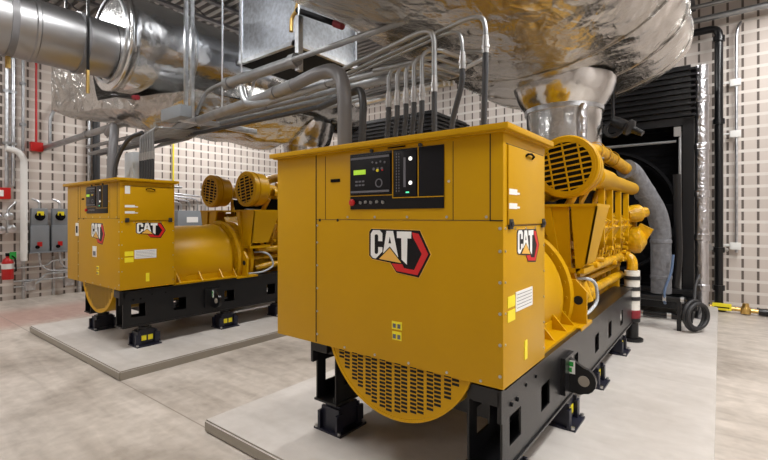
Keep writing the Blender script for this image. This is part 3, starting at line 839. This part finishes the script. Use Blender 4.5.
# left side: steel pipe, round silencer, insulated transition
R = empty('exhaust_silencer', (-6.0, 0, 3.80), 'round shiny foil wrapped silencer above the left generator set', 'silencer')
b = MB()
prof = [(2.20,0),(2.20,.34),(2.20,.50),(2.20,.605),(2.205,.615),(2.25,.615),(2.255,.60)]+[(2.34+.06*k,.60) for k in range(70)]+[(6.6,.5),(6.6,0)]
b.lathe((0,0,0), (0,1,0), prof, 72)
q = b.build('foil_jacket', M['foil_smooth'], R, sharp=False); wob(q, .012, 2.6)
MB().lathe((0,2.12,0), (0,1,0), [(.06,.50),(.06,.53),(.078,.53),(.078,.50)], 56).build('end_ring', M['galv'], R)
for yy in (3.0, 3.9, 4.8): MB().lathe((0,yy,0), (0,1,0), [(0,.60),(0,.618),(.03,.618),(.03,.60)], 56).build('jacket_band', M['galv'], R)
R = empty('exhaust_pipe', (-6.0, 0, 3.66), 'wide round steel pipe entering the picture at top left', 'pipe')
b = MB(); b.lathe((0,-1.5,0), (0,1,0), [(0,0),(0,.335),(2.9,.335),(2.91,.345),(2.94,.345),(2.95,.335),(3.695,.335),(3.695,0)], 56)
b.build('pipe_shell', M['pipe_steel'], R)
for yy, rr in ((1.20,.35), (1.84,.355)):
    b = MB(); b.lathe((0,yy,0), (0,1,0), [(0,.335),(0,rr),(.06,rr),(.06,.335)], 56)
    b.build('pipe_clamp', M['grey_hose'], R)
MB().tube([(0, 1.23, -.34), (0, 1.23, -.47)], .025, 8).build('clamp_bolt', M['brass'], R)
MB().box(.345, .37, 1.84, 1.865, -.42, 2.08).build('hanger_strap', M['black'], R)
MB().box(-.37, -.345, 1.84, 1.865, -.2, 2.08).build('hanger_strap', M['black'], R)
MB().tube([(.357, 1.852, -.40), (.357, 1.852, -.66)], .018, 8).build('hanger_rod', M['brass'], R)

R = empty('insulated_transition', (-6.05, 0, 3.0), 'crinkled pale foil wrapped transition under the left silencer', 'duct')
b = MB()
secs = [(-1.75,.17,2.1,4.85),(-1.70,.10,2.08,4.85),(-1.05,.05,2.30,4.85),(-.55,-.12,2.35,4.85),(0,-.26,2.5,5.0),(.55,-.22,2.7,4.9),(.85,.0,2.8,4.8),(.95,.17,2.85,4.8)]
N_ = 36; top = .19
g0 = []
NS = 70
for i in range(NS+1):
    t = i/NS*(len(secs)-1); k = min(int(t), len(secs)-2); u = t-k
    x, z, ya, yb = [secs[k][j]*(1-u)+secs[k+1][j]*u for j in range(4)]
    top = .19 if x > -.72 else (1.05 if x < -.98 else .19+(-.72-x)/.26*.86)
    col_ = [b.bm.verts.new((x, ya, top)), ]
    for j in range(N_+1):
        w = j/N_; edge = min(w, 1-w)*6; edge = min(edge, 1)
        zz = z + (1-edge)**2*(.19-z)*.6
        col_.append(b.bm.verts.new((x, ya+(yb-ya)*w, zz)))
    col_.append(b.bm.verts.new((x, yb, top)))
    g0.append(col_)
fs = []
for i in range(NS):
    for j in range(len(g0[0])-1): fs.append(b.bm.faces.new((g0[i][j], g0[i+1][j], g0[i+1][j+1], g0[i][j+1])))
fs.append(b.bm.faces.new(g0[0])); fs.append(b.bm.faces.new(g0[-1][::-1]))
for i in range(NS): fs.append(b.bm.faces.new((g0[i][0], g0[i][-1], g0[i+1][-1], g0[i+1][0])))
b._new(fs, True)
q = b.build('foil_jacket', M['foil'], R, sharp=True)
for v in q.data.vertices:
    v.co.z += noise.noise(v.co*2.4)*.05
MB().tube([(.15, 2.2, .10), (.55, 2.28, .02)], .022, 10).build('sensor_probe', [M['black']], R)
MB().lathe((.55, 2.28, .02), (.9,.1,-.1), [(0,.022),(0,.03),(.08,.03),(.08,0)], 12).build('probe_cap', M['dark_red'], R)

# left riser
R = empty('exhaust_riser', (-5.96, 5.37, 2.2), 'foil wrapped vertical riser behind the left air cleaners', 'duct')
b = MB(); b.lathe((0,0,0), (0,0,1), [(-.05,.30),(0,.38)]+[(.05*k,.405) for k in range(1,14)]+[(.75,.47),(.95,.52),(1.05,.54)], 48)
q = b.build('riser_jacket', M['foil_smooth'], R, sharp=False); wob(q, .02, 4)
# probe on the near silencer
b = MB(); b.tube([(-3.28, 2.86, 3.63), (-2.86, 2.95, 3.42)], .028, 12); b.m(1); b.lathe((-2.86,2.95,3.42), (.42,.09,-.21), [(0,.03),(0,.036),(.10,.036),(.10,0)], 12)
b.m(2); b.tube([(-3.28,2.86,3.63),(-3.34,2.84,3.56),(-3.32,2.82,3.42)], .02, 8, .04); b.tube([(-3.30,2.86,3.63),(-3.25,2.86,3.78)], .014, 8)
tag(rebase(b.build('sensor_probe', [M['matte_black'], M['dark_red'], M['brass']])), 'black sensor rod with red tip and brass head under the near silencer edge', 'sensor')

# rectangular sheet-metal duct
R = empty('ventilation_duct', (-4.47, 3.93, 3.6), 'square spangled sheet metal duct dropping from the ceiling between the silencers', 'duct')
b = MB(); b.box(-.53, .53, -.53, .53, .02, 2.13)
for sx in (-.53, .53):
    for sy in (-.53, .53): b.box(sx-.02, sx+.02, sy-.02, sy+.02, .02, 2.13)
b.build('duct_body', M['duct'], R)
b = MB(); b.lathe((0,0,0), (0,0,1), [(0,.76),(0,.80),(.04,.80),(.04,.76)], 4, smooth=False)
b = MB()
for sx in (-1, 1):
    b.box(min(sx*.53,sx*.58), max(sx*.53,sx*.58), -.58, .58, 0, .05); b.box(-.58, .58, min(sx*.53,sx*.58), max(sx*.53,sx*.58), 0, .05)
b.build('bottom_flange', M['galv'], R)
MB().box(-.53, .53, -.53, .53, .0, .018).build('duct_mouth', M['slot'], R)

# ------------------------------------------------------------------ conduits and hoses
XI = XL+.02
def conduit(name, pts, r, label, cat='conduit', m='conduit', fillet=.18, group=None, coup=()):
    b = MB(); b.tube(pts, r, 14, fillet)
    for p, d in coup: b.lathe(p, d, [(-.04,r),(-.04,r*1.25),(.04,r*1.25),(.04,r)], 14)
    o = b.build(name, M[m]); rebase(o)
    return tag(o, label, cat, group)
conduit('rack_conduit', [(XI, 2.81, 3.01), (-5.4, 2.81, 3.03)], .055, 'silver conduit from the red wall box toward the left silencer', coup=[((-8.6,2.81,3.02),(1,0,0)),((-7.0,2.81,3.02),(1,0,0))])
conduit('rack_conduit', [(-5.05, 2.81, 2.86), (-4.85, 2.81, 3.10), (-4.5, 2.81, 3.13), (-2.62, 2.81, 3.13)], .022, 'thin conduit rising from the hanger box and feeding the thick upper conduit', coup=[((-4.4,2.81,3.13),(1,0,0))])
conduit('rack_conduit', [(-4.40, 2.80, 3.10), (-3.20, 2.80, 3.11)], .055, 'thick grey upper conduit in front of the square duct', coup=[((-4.36,2.80,3.10),(1,0,0)),((-3.25,2.80,3.11),(1,0,0))])
conduit('rack_conduit', [(-3.2, 2.75, 3.10), (-1.9, 2.75, 3.11)], .024, 'thin silver conduit continuing right under the near silencer edge')
conduit('rack_conduit', [(-9.0, 2.95, 2.86), (-4.9, 2.98, 2.84), (-2.2, 3.0, 2.88)], .03, 'mid height conduit crossing above both cabinets')
conduit('rack_conduit', [(-9.4, 3.12, 2.80), (-3.0, 3.15, 2.80)], .035, 'long conduit just below the hanger box')
conduit('rack_conduit', [(-8.8, 3.05, 2.72), (-1.6, 3.05, 2.70)], .025, 'lowest long dark conduit of the rack', m='dark_hose')
conduit('rack_conduit', [(-7.9, 3.25, 2.92), (-2.0, 3.3, 2.92)], .045, 'thicker rear conduit of the rack', m='conduit', coup=[((-4.3,3.27,2.92),(1,0,0))])
conduit('rack_conduit', [(-8.2, 3.45, 2.98), (-1.8, 3.45, 2.96)], .03, 'rearmost slim conduit of the rack')
conduit('rack_conduit', [(-3.85, 2.62, 2.92), (-3.78, 2.62, 2.74), (-3.55, 2.62, 2.70), (-2.55, 2.66, 2.76)], .036, 'white bent conduit hooking under the thick grey hose', coup=[((-2.7,2.66,2.75),(1,0,.05))])
conduit('wall_offset_conduit', [(-10.82, 2.88, 3.02), (-10.82, 2.88, 3.7), (-10.82, 3.15, 4.05), (-10.82, 3.3, 4.3)], .03, 'pale conduit with a diagonal offset on the left wall above the red box')
# the thick grey hose going over and into the near cabinet
LID = PAD+BZ1+.034
b = MB()
b.tube([(-2.13, 2.30, LID-.004), (-2.13, 2.30, 2.45), (-2.17, 2.32, 2.62), (-2.32, 2.37, 2.72), (-2.55, 2.43, 2.75), (-3.0, 2.55, 2.76)], .052, 20, .16)
b.m(1); b.tube([(-2.95, 2.54, 2.76), (-3.35, 2.62, 2.765)], .058, 16); b.tube([(-3.3, 2.61, 2.765), (-6.4, 3.0, 2.80)], .05, 16)
b.lathe((-3.3,2.61,2.765), (1,-.25,0), [(-.05,.05),(-.05,.064),(.05,.064),(.05,.05)], 16)
tag(rebase(b.build('thick_grey_hose', [M['grey_hose'], M['conduit']])), 'thick grey flexible hose arching down onto the left end of the near cabinet', 'hose')
b = MB(); b.tube([(-1.99, 2.32, LID-.004), (-1.97, 2.32, 2.40), (-2.03, 2.36, 2.52), (-2.16, 2.42, 2.53), (-2.6, 2.5, 2.50)], .026, 14, .08)
tag(rebase(b.build('slim_black_hose', M['dark_hose'])), 'slimmer black hose beside the thick grey hose on the near cabinet', 'hose')
# cane-shaped conduits with hose tails on the near cabinet
canes = [(-1.735, 2.58, 'leftmost'), (-1.665, 2.585, 'second from the left'), (-1.595, 2.59, 'third from the left'), (-1.535, 2.62, 'fourth from the left'), (-1.475, 2.645, 'fifth from the left')]
def cane(x, zt, zc, y0, label, drift=0, back=.5, rr=.014, side=.10, zl=LID):
    R = empty('conduit_drop', (x+drift, y0, zl), label, 'conduit', None)
    o = Vector((x+drift, y0, zl))
    def T(*pts): return [Vector(p)-o for p in pts]
    if side > 0: pts = T((x, y0, zc), (x, y0, zt-.05), (x+.012, y0+.01, zt-.015), (x+.045, y0+.03, zt), (x+.10, y0+.06, zt-.005), (x+.12, y0+back, zt+.03), (x-1.2, y0+back+.12, zt+.05))
    else: pts = T((x, y0, zc), (x, y0, zt-.07), (x-.015, y0, zt-.02), (x-.05, y0, zt), (x-.12, y0+.01, zt+.01), (x-.5, y0+.12, zt+.02), (x-1.9, y0+back, zt+.05))
    b = MB(); b.tube(pts, rr, 12, .05)
    b.build('cane_conduit', M['conduit'], R)
    b = MB(); b.lathe(Vector((x, y0, zc-.07))-o, (0,0,1), [(0,0),(0,.020),(.03,.020),(.03,.024),(.045,.024),(.045,.019),(.08,.019),(.08,.017),(.10,.017),(.10,0)], 14)
    b.build('fitting', M['steel'], R)
    b = MB(); b.tube(T((x, y0, zc-.04), (x, y0, zc-.15), (x+drift, y0, zl+.12), (x+drift, y0, zl-.003)), .017, 12, .08)
    b.build('hose_tail', M['dark_hose'], R)
    return R
for x, zt, w in canes:
    tag(cane(x, zt, 2.40, 2.30, 'conduit drop with black tail above near cabinet, %s of the row' % w, drift=-.015), group=None)
cane(-1.385, 2.755, 2.44, 2.30, 'tallest conduit drop at the right end of the row of six', rr=.017, side=-.10)
cane(-1.195, 2.70, 2.54, 2.30, 'solitary thin drop whose black hose swings left onto the near cabinet', drift=-.07, rr=.010, side=-.10)
cane(-1.05, 2.75, 2.60, 2.30, 'rightmost conduit drop with a long straight black hose on the near cabinet', rr=.014, side=-.06, drift=-.01)
for k, w in enumerate(('lowest and nearest', 'middle', 'highest and farthest')):
    q = MB().tube([(-2.3, 2.62+.07*k, 2.50+.02*k), (-1.5, 2.62+.07*k, 2.52+.02*k)], .018, 10).build('strut_channel', M['galv'])
    tag(rebase(q), 'silver strut behind the row of conduit drops, %s of the three' % w, 'strut', 'struts behind the conduit drops')
conduit('rack_conduit', [(-2.35, 2.9, 2.86), (-1.42, 2.85, 2.80), (-1.22, 2.80, 2.72), (-1.40, 2.70, 2.62)], .016, 'thin grey pipe bent back on itself under the near silencer')
# hoses on the left cabinet
b = MB()
b.tube([(-6.22, 2.30, LID-.004), (-6.22, 2.32, 2.45), (-6.28, 2.36, 2.68), (-6.42, 2.42, 2.82), (-6.7, 2.5, 2.86), (-7.4, 2.70, 2.88)], .055, 18, .14)
tag(rebase(b.build('thick_grey_hose', M['grey_hose'])), 'thick dark hose arching onto the left cabinet', 'hose')
b = MB(); b.tube([(-6.06, 2.28, LID-.004), (-6.06, 2.29, 2.26), (-5.98, 2.32, 2.44), (-5.8, 2.36, 2.60), (-5.6, 2.42, 2.64)], .026, 12, .12)
tag(rebase(b.build('slim_black_hose', M['dark_hose'])), 'slim black hose sweeping right from the left cabinet lid', 'hose')
names = ['leftmost', 'second', 'third', 'fourth', 'fifth', 'rightmost']
for k in range(6):
    cane(-5.93+.068*k, 2.66+.012*k, 2.40, 2.54, 'conduit drop on the left cabinet, %s of its row of six' % names[k], rr=.015, side=.06, back=.6)
b = MB(); b.box(-6.32, -6.06, 2.50, 2.62, LID, 2.46, .01)
tag(rebase(b.build('junction_box', M['box_pale'])), 'pale grey upright box on the left cabinet between the hoses', 'box')
# trapeze hanger
R = empty('trapeze_hanger', (-5.06, 2.92, 2.62), 'galvanised trapeze hanger carrying the conduit rack between the sets', 'hanger')
b = MB(); b.box(-.035, .035, -.32, .75, .12, .19, .004); b.build('channel', M['galv'], R)
b = MB(); b.box(-.24, .22, -.42, -.28, .13, .27, .006); b.build('box', M['grey_box'], R)
for dx, dy in ((-.07,-.2), (.07,-.2)):
    MB().box(dx-.02, dx+.02, dy-.02, dy+.02, .18, ZC-2.62-.005).build('rod', M['galv'], R)
for i, (x, yy, z0, w) in enumerate(((-4.72, 2.95, 2.86, 'left'), (-4.33, 2.95, 2.95, 'right'))):
    o = MB().tube([(x, yy, z0), (x, yy, ZC)], .009, 8).build('threaded_rod', M['galv'])
    tag(rebase(o), 'thin threaded hanger rod just left of the square duct, %s one of the two' % w, 'rod')
for i, (x, yy, z0) in enumerate(((-3.23, 2.84, 3.02), )):
    b = MB(); b.box(x-.025, x+.025, yy-.03, yy+.03, z0, 3.55); b.tube([(x, yy, 3.5), (x, yy, ZC-.02)], .01, 8)
    tag(rebase(b.build('strut_hanger', M['galv'])), 'galvanised strut hanger at the right corner of the square duct', 'hanger')

# pipe run by the top right of the back wall
conduit('ceiling_conduit', [(-.9, 9.40, 5.05), (XR-.05, 9.40, 5.05)], .05, 'grey pipe run crossing the top right corner of the view')
conduit('ceiling_conduit', [(-.9, 9.30, 5.25), (XR-.05, 9.30, 5.25)], .035, 'thinner pipe above the grey pipe run at top right')
# black vertical pipe on back wall
b = MB(); b.tube([(-.75, 9.45, 4.86), (-.02, 9.45, 4.86), (-.02, 9.45, .12)], .062, 16, .14)
b.m(1)
for z in (4.62, 3.2, 1.0, .35): b.lathe((-.02, 9.45, z), (0,0,1), [(0,.06),(0,.085),(.09,.085),(.09,.06)], 16)
b.m(2)
for z in (4.66, 3.24): b.box(-.06, .02, 9.38, 9.395, z-.03, z+.03)
b.m(0); b.lathe((-.02,9.45,.0), (0,0,1), [(0,0),(0,.10),(.02,.10),(.02,.062),(.14,.062)], 16)
tag(rebase(b.build('black_standpipe', [M['black'], M['black'], M['white']])), 'tall black vertical pipe on the block wall right of the radiator', 'pipe')
R = empty('wall_conduit', (.22, 9.6, 1.0), 'slim silver conduit with white clamps on the right block wall', 'conduit')
MB().tube([(0,0,0), (0,0,3.72), (.02,.0,3.86), (.06,.08,3.95)], .022, 12, .05).build('tube', M['galv'], R)
for z in (2.9, 2.02, .1):
    q = MB().box(-.09, .06, -.05, .03, z-.05, z+.07, .01); q.tube([(-.28,-.02,z+.02),(-.08,-.02,z+.02)], .014, 8)
    q.build('clamp', M['white'], R)
b = MB(); b.tube([(-.30, 9.35, 1.12), (-.08, 9.45, 1.06), (.1, 9.55, 1.04)], .03, 10); b.obox((-.28, 9.3, 1.16), (.05, .05, .16), Matrix.Rotation(.7, 3, 'Y')); b.lathe((-.16, 9.36, 1.08), (0,-1,0), [(0,.04),(0,.06),(.05,.06),(.05,0)], 14)
tag(rebase(b.build('lever_valve', M['steel'])), 'small steel lever valve on the wall near the black standpipe', 'valve')
# brass valve set on the floor
R = empty('backflow_valve', (.15, 9.3, .0), 'brass valve assembly with yellow tag lying along the foot of the right wall', 'valve')
MB().tube([(-.30,0,.09), (.42,0,.07)], .035, 12).build('body_pipe', M['brass'], R)
MB().lathe((.18,0,.07), (0,0,1), [(-.05,.07),(.04,.075),(.06,.05),(.12,.04),(.12,0)], 16).build('bonnet', M['brass'], R)
MB().lathe((.34,0,.07), (1,0,0), [(0,0),(0,.055),(.10,.06),(.20,.05),(.20,0)], 14).build('end_cap', M['black'], R)
MB().lathe((-.32,0,.09), (1,0,0), [(-.04,0),(-.04,.06),(.03,.06),(.03,.04)], 14).build('flange', M['black'], R)
q = MB().box(-.26, .0, -.045, .045, .04, .15, .01); q.m(1); q.box(-.23, -.03, -.047, -.045, .08, .10)
q.build('yellow_tag', [M['caution'], M['matte_black']], R)

# ------------------------------------------------------------------ left wall equipment (wall face at XL)
def wall_pipe(name, y, z0, z1, r, m, label, cat='conduit', off=.06, extra=()):
    b = MB(); b.tube([(XL+off, y, z0), (XL+off, y, z1)], r, 12)
    for z in extra: b.box(XL+.002, XL+off+r, y-r*1.8, y+r*1.8, z, z+.05)
    return tag(rebase(b.build(name, M[m])), label, cat)
wall_pipe('wall_conduit', 2.20, 2.2, ZC-.05, .03, 'galv', 'leftmost silver conduit rising from the red alarm box', extra=(3.0,4.0))
wall_pipe('wall_conduit', 2.30, 2.2, ZC-.05, .03, 'galv', 'silver conduit right beside the leftmost one above the red alarm box', extra=(3.0,4.0))
wall_pipe('wall_conduit', 2.45, 2.9, ZC-.05, .025, 'conduit', 'silver conduit between the white pipe and the red pipe', extra=(3.4,4.2))
wall_pipe('wall_conduit', 3.72, 1.2, 4.0, .07, 'dark_hose', 'dark wide conduit on the wall behind the left cabinet hoses')
wall_pipe('wall_conduit', 3.58, 1.5, 4.0, .03, 'galv', 'pale conduit beside the dark wide one on the left wall')
b = MB(); b.tube([(XL+.05, 2.66, 3.08), (XL+.05, 2.66, ZC-.05)], .02, 10)
tag(rebase(b.build('red_wall_pipe', M['red'])), 'thin red pipe rising from the small red box on the left wall', 'pipe')
b = MB(); b.box(XL+.002, XL+.12, 2.56, 2.76, 2.92, 3.10, .01)
tag(rebase(b.build('red_junction_box', M['red'])), 'small red square box at the foot of the red pipe', 'box')
b = MB(); b.tube([(XL+.12, 2.18, 2.92), (XL+.12, 2.36, 2.88), (XL+.12, 2.45, 2.74), (XL+.12, 2.45, .75)], .058, 16, .06)
tag(rebase(b.build('white_vent_pipe', M['white'])), 'thick white bent pipe down the left wall', 'pipe')
R = empty('fire_alarm_box', (XL+.002, 2.12, 1.95), 'red fire alarm device on the far left wall', 'alarm')
MB().box(0, .09, -.16, .14, 0, .22, .012).build('housing', M['red'], R)
MB().box(.09, .095, -.05, .03, .05, .17).build('face_plate', M['white'], R)
b = MB()
for (yy, z) in ((2.05, 1.60), (2.22, 1.62), (2.10, 1.36), (2.26, 1.38)):
    b.lathe((XL+.04, yy, z), (1,0,0), [(0,.05),(.06,.05),(.06,.075),(.10,.075),(.12,.03),(.12,0)], 18)
b.tube([(XL+.06, 2.05, 1.3), (XL+.06, 2.05, 1.95)], .022, 10); b.tube([(XL+.06, 2.22, 1.3), (XL+.06, 2.22, 1.75), (XL+.06, 2.34, 1.9)], .022, 10, .05)
tag(rebase(b.build('gauge_cluster', M['galv'])), 'cluster of round gauges and pipework below the red alarm', 'gauges')
R = empty('fire_extinguisher', (XL+.14, 2.20, .42), 'red fire extinguisher with a green tag hanging on the left wall', 'fire extinguisher')
MB().lathe((0,0,0), (0,0,1), [(0,0),(0,.085),(.02,.09),(.32,.09),(.38,.07),(.41,.03),(.44,.03),(.44,0)], 24).build('cylinder', M['red'], R)
MB().lathe((0,0,.20), (0,0,1), [(0,.0905),(.0,.0925),(.10,.0925),(.10,.0905)], 24).build('label', M['white'], R)
b = MB().box(-.02, .04, -.03, .10, .44, .50); b.tube([(.03,.04,.46),(.08,.10,.40),(.08,.11,.15)], .012, 8, .05); b.box(-.138, -.05, -.03, .03, .28, .33)
b.build('valve_handle', M['matte_black'], R)
MB().box(.04, .05, .02, .12, .38, .52).build('inspection_tag', M['green'], R)
def disconnect(y, label):
    R = empty('disconnect_switch', (XL+.002, y, .92), label, 'switch')
    b = MB(); b.box(0, .16, -.15, .15, 0, .52, .01); b.box(0, .13, -.13, .13, .52, .86, .01)
    b.box(0, .19, -.17, .17, -.03, .0)
    b.build('enclosure', M['grey_box'], R)
    b = MB(); b.disc((.13, 0, .70), (1,0,0), .085, .02, 24); b.m(1); b.box(.15, .156, -.05, .06, .72, .80); b.m(0); b.obox((.165,.0,.69), (.03,.03,.15), Matrix.Rotation(.3, 3, 'X'))
    b.build('rotary_handle', [M['matte_black'], M['caution']], R)
    MB().box(.16, .164, -.05, .03, .10, .19).build('red_label', M['red'], R)
    MB().disc((.16, -.05, .09), (1,0,0), .035, .03, 16).build('knob', M['matte_black'], R)
    b = MB(); b.tube([(.08, .0, .86), (.08, .0, 1.0), (.06, -.12, 1.05)], .02, 8, .05); b.tube([(.08, 0, -.03), (.08, .02, -.3), (.08, .2, -.42), (.08, .45, -.42)], .02, 8, .1)
    b.build('conduit_tail', M['galv'], R)
disconnect(2.70, 'grey disconnect switch nearer the white pipe, left of the two')
disconnect(3.04, 'grey disconnect switch nearer the left cabinet, right of the two')
b = MB()
for k, z in enumerate((.25, .36, .62)):
    b.tube([(XL+.08, 2.3, z), (XL+.08, 2.62+.1*k, z), (XL+.08, 2.72+.1*k, z+.1), (XL+.08, 3.9, z+.1)], .018, 8, .06)
for yy in (2.46, 2.95, 3.4): b.box(XL+.002, XL+.07, yy-.02, yy+.02, 0, .8)
for yy, z in ((2.55,.16),(3.2,.18)): b.box(XL+.02, XL+.14, yy-.08, yy+.08, z, z+.18, .01)
tag(rebase(b.build('low_conduit_rack', M['galv'])), 'silver conduits and boxes low on the wall under the grey switches', 'conduits')
# grey panel far behind the left set, and white pipework
R = empty('wall_panel', (XL+.002, 6.0, 1.15), 'grey electrical panel on the wall between left cabinet and air cleaners', 'panel')
MB().box(0, .22, -.55, .55, 0, .62, .012).build('enclosure', M['grey_box'], R)
MB().box(.22, .225, -.32, -.02, .32, .46).build('label', M['white'], R)
b = MB()
for k in range(4): b.tube([(.10, -.4+.22*k, .62), (.10, -.4+.22*k, .80+.06*k), (.10, -.75, .88+.06*k)], .025, 8, .1)
b.build('conduit_tail', M['galv'], R)
conduit('wall_conduit', [(XL+.12, 4.0, 2.35), (XL+.12, 5.6, 2.36)], .03, 'short horizontal conduit on the wall above the left cabinet corner')
b = MB(); b.tube([(XL+.06, 5.42, 2.4), (XL+.06, 5.42, 3.6)], .02, 8)
tag(rebase(b.build('yellow_wall_pipe', M['caution'])), 'thin yellow vertical pipe on the wall behind the left generator set', 'pipe')
b = MB(); b.tube([(XL+.5, 7.3, 2.38), (XL+.5, 8.9, 2.40)], .07, 12); b.tube([(XL+.5, 7.8, 2.38), (XL+.5, 7.8, .02)], .07, 12); b.tube([(XL+.5, 8.7, 2.38), (XL+.5, 8.7, .02)], .07, 12)
tag(rebase(b.build('white_pipe_frame', M['white'])), 'white pipe frame standing behind the left air cleaners', 'pipe')
for yy, w in ((8.6, 'nearer'), (9.0, 'farther')):
    q = MB().lathe((XL+1.2, yy, 0), (0,0,1), [(0,0),(0,.14),(4.4,.14),(4.4,0)], 20).build('foil_stack', M['foil_smooth'])
    tag(rebase(q), 'bright foil wrapped stack by the far left corner, the %s of two' % w, 'duct', 'foil stacks in the far corner')

# hanging light fixtures (outside the view, over the aisles)
def light(x, y, lx, ly, w, label, col=(1,.985,.97)):
    R = empty('light_fixture', (x, y, ZC-.60), label, 'light')
    b = MB(); b.box(-lx/2, lx/2, -ly/2, ly/2, .06, .12); b.tube([(0,0,.1),(0,0,.599)], .01, 8)
    b.build('housing', M['white'], R)
    MB().box(-lx/2+.02, lx/2-.02, -ly/2+.02, ly/2-.02, .035, .06).build('tube_lens', M['tube'], R)
    ld = bpy.data.lights.new('lamp', 'AREA'); ld.shape = 'RECTANGLE'; ld.size = lx; ld.size_y = ly; ld.energy = w; ld.color = col
    lo = bpy.data.objects.new('lamp', ld); COL.objects.link(lo); lo.parent = R; lo.location = (0,0,.02)
for i, (x, y, w, t) in enumerate(((1.3, 4.0, 190, 'right aisle, middle'), (1.2, 7.6, 95, 'right aisle, far end'), (1.6, .4, 80, 'right aisle, behind the camera'),
                  (-3.85, .9, 118, 'centre aisle, near end'), (-3.75, 6.3, 125, 'centre aisle, far end'), (-8.9, .2, 38, 'left aisle, near end'), (-8.9, 6.2, 165, 'left aisle, far end'),
                  (3.9, 2.6, 80, 'far right of the room'), (-7.0, -2.5, 55, 'front left of the room'))):
    light(x, y, .35, 2.4, w, 'white strip light hung over the %s' % t)

w = bpy.data.worlds.new('world'); scn.world = w; w.use_nodes = True
w.node_tree.nodes['Background'].inputs['Color'].default_value = (.9, .93, 1, 1)
w.node_tree.nodes['Background'].inputs['Strength'].default_value = .3

# ------------------------------------------------------------------ camera
cd = bpy.data.cameras.new('camera'); cam = bpy.data.objects.new('camera', cd); COL.objects.link(cam)
cd.sensor_width = 36; cd.lens = 436/768*36; cd.shift_y = -12.8/768
cd.clip_start = .05
cam.location = (0, 0, CAM_H); cam.rotation_euler = (PI/2, 0, .657)
scn.camera = cam
scn.view_settings.view_transform = 'Standard'; scn.view_settings.look = 'None'; scn.view_settings.gamma = 1
scn.view_settings.use_curve_mapping = False
scn.view_settings.exposure = 0.0
scn.cycles.max_bounces = 8; scn.cycles.diffuse_bounces = 5; scn.cycles.glossy_bounces = 5
scn.cycles.sample_clamp_indirect = 6
scn.cycles.use_denoising = True
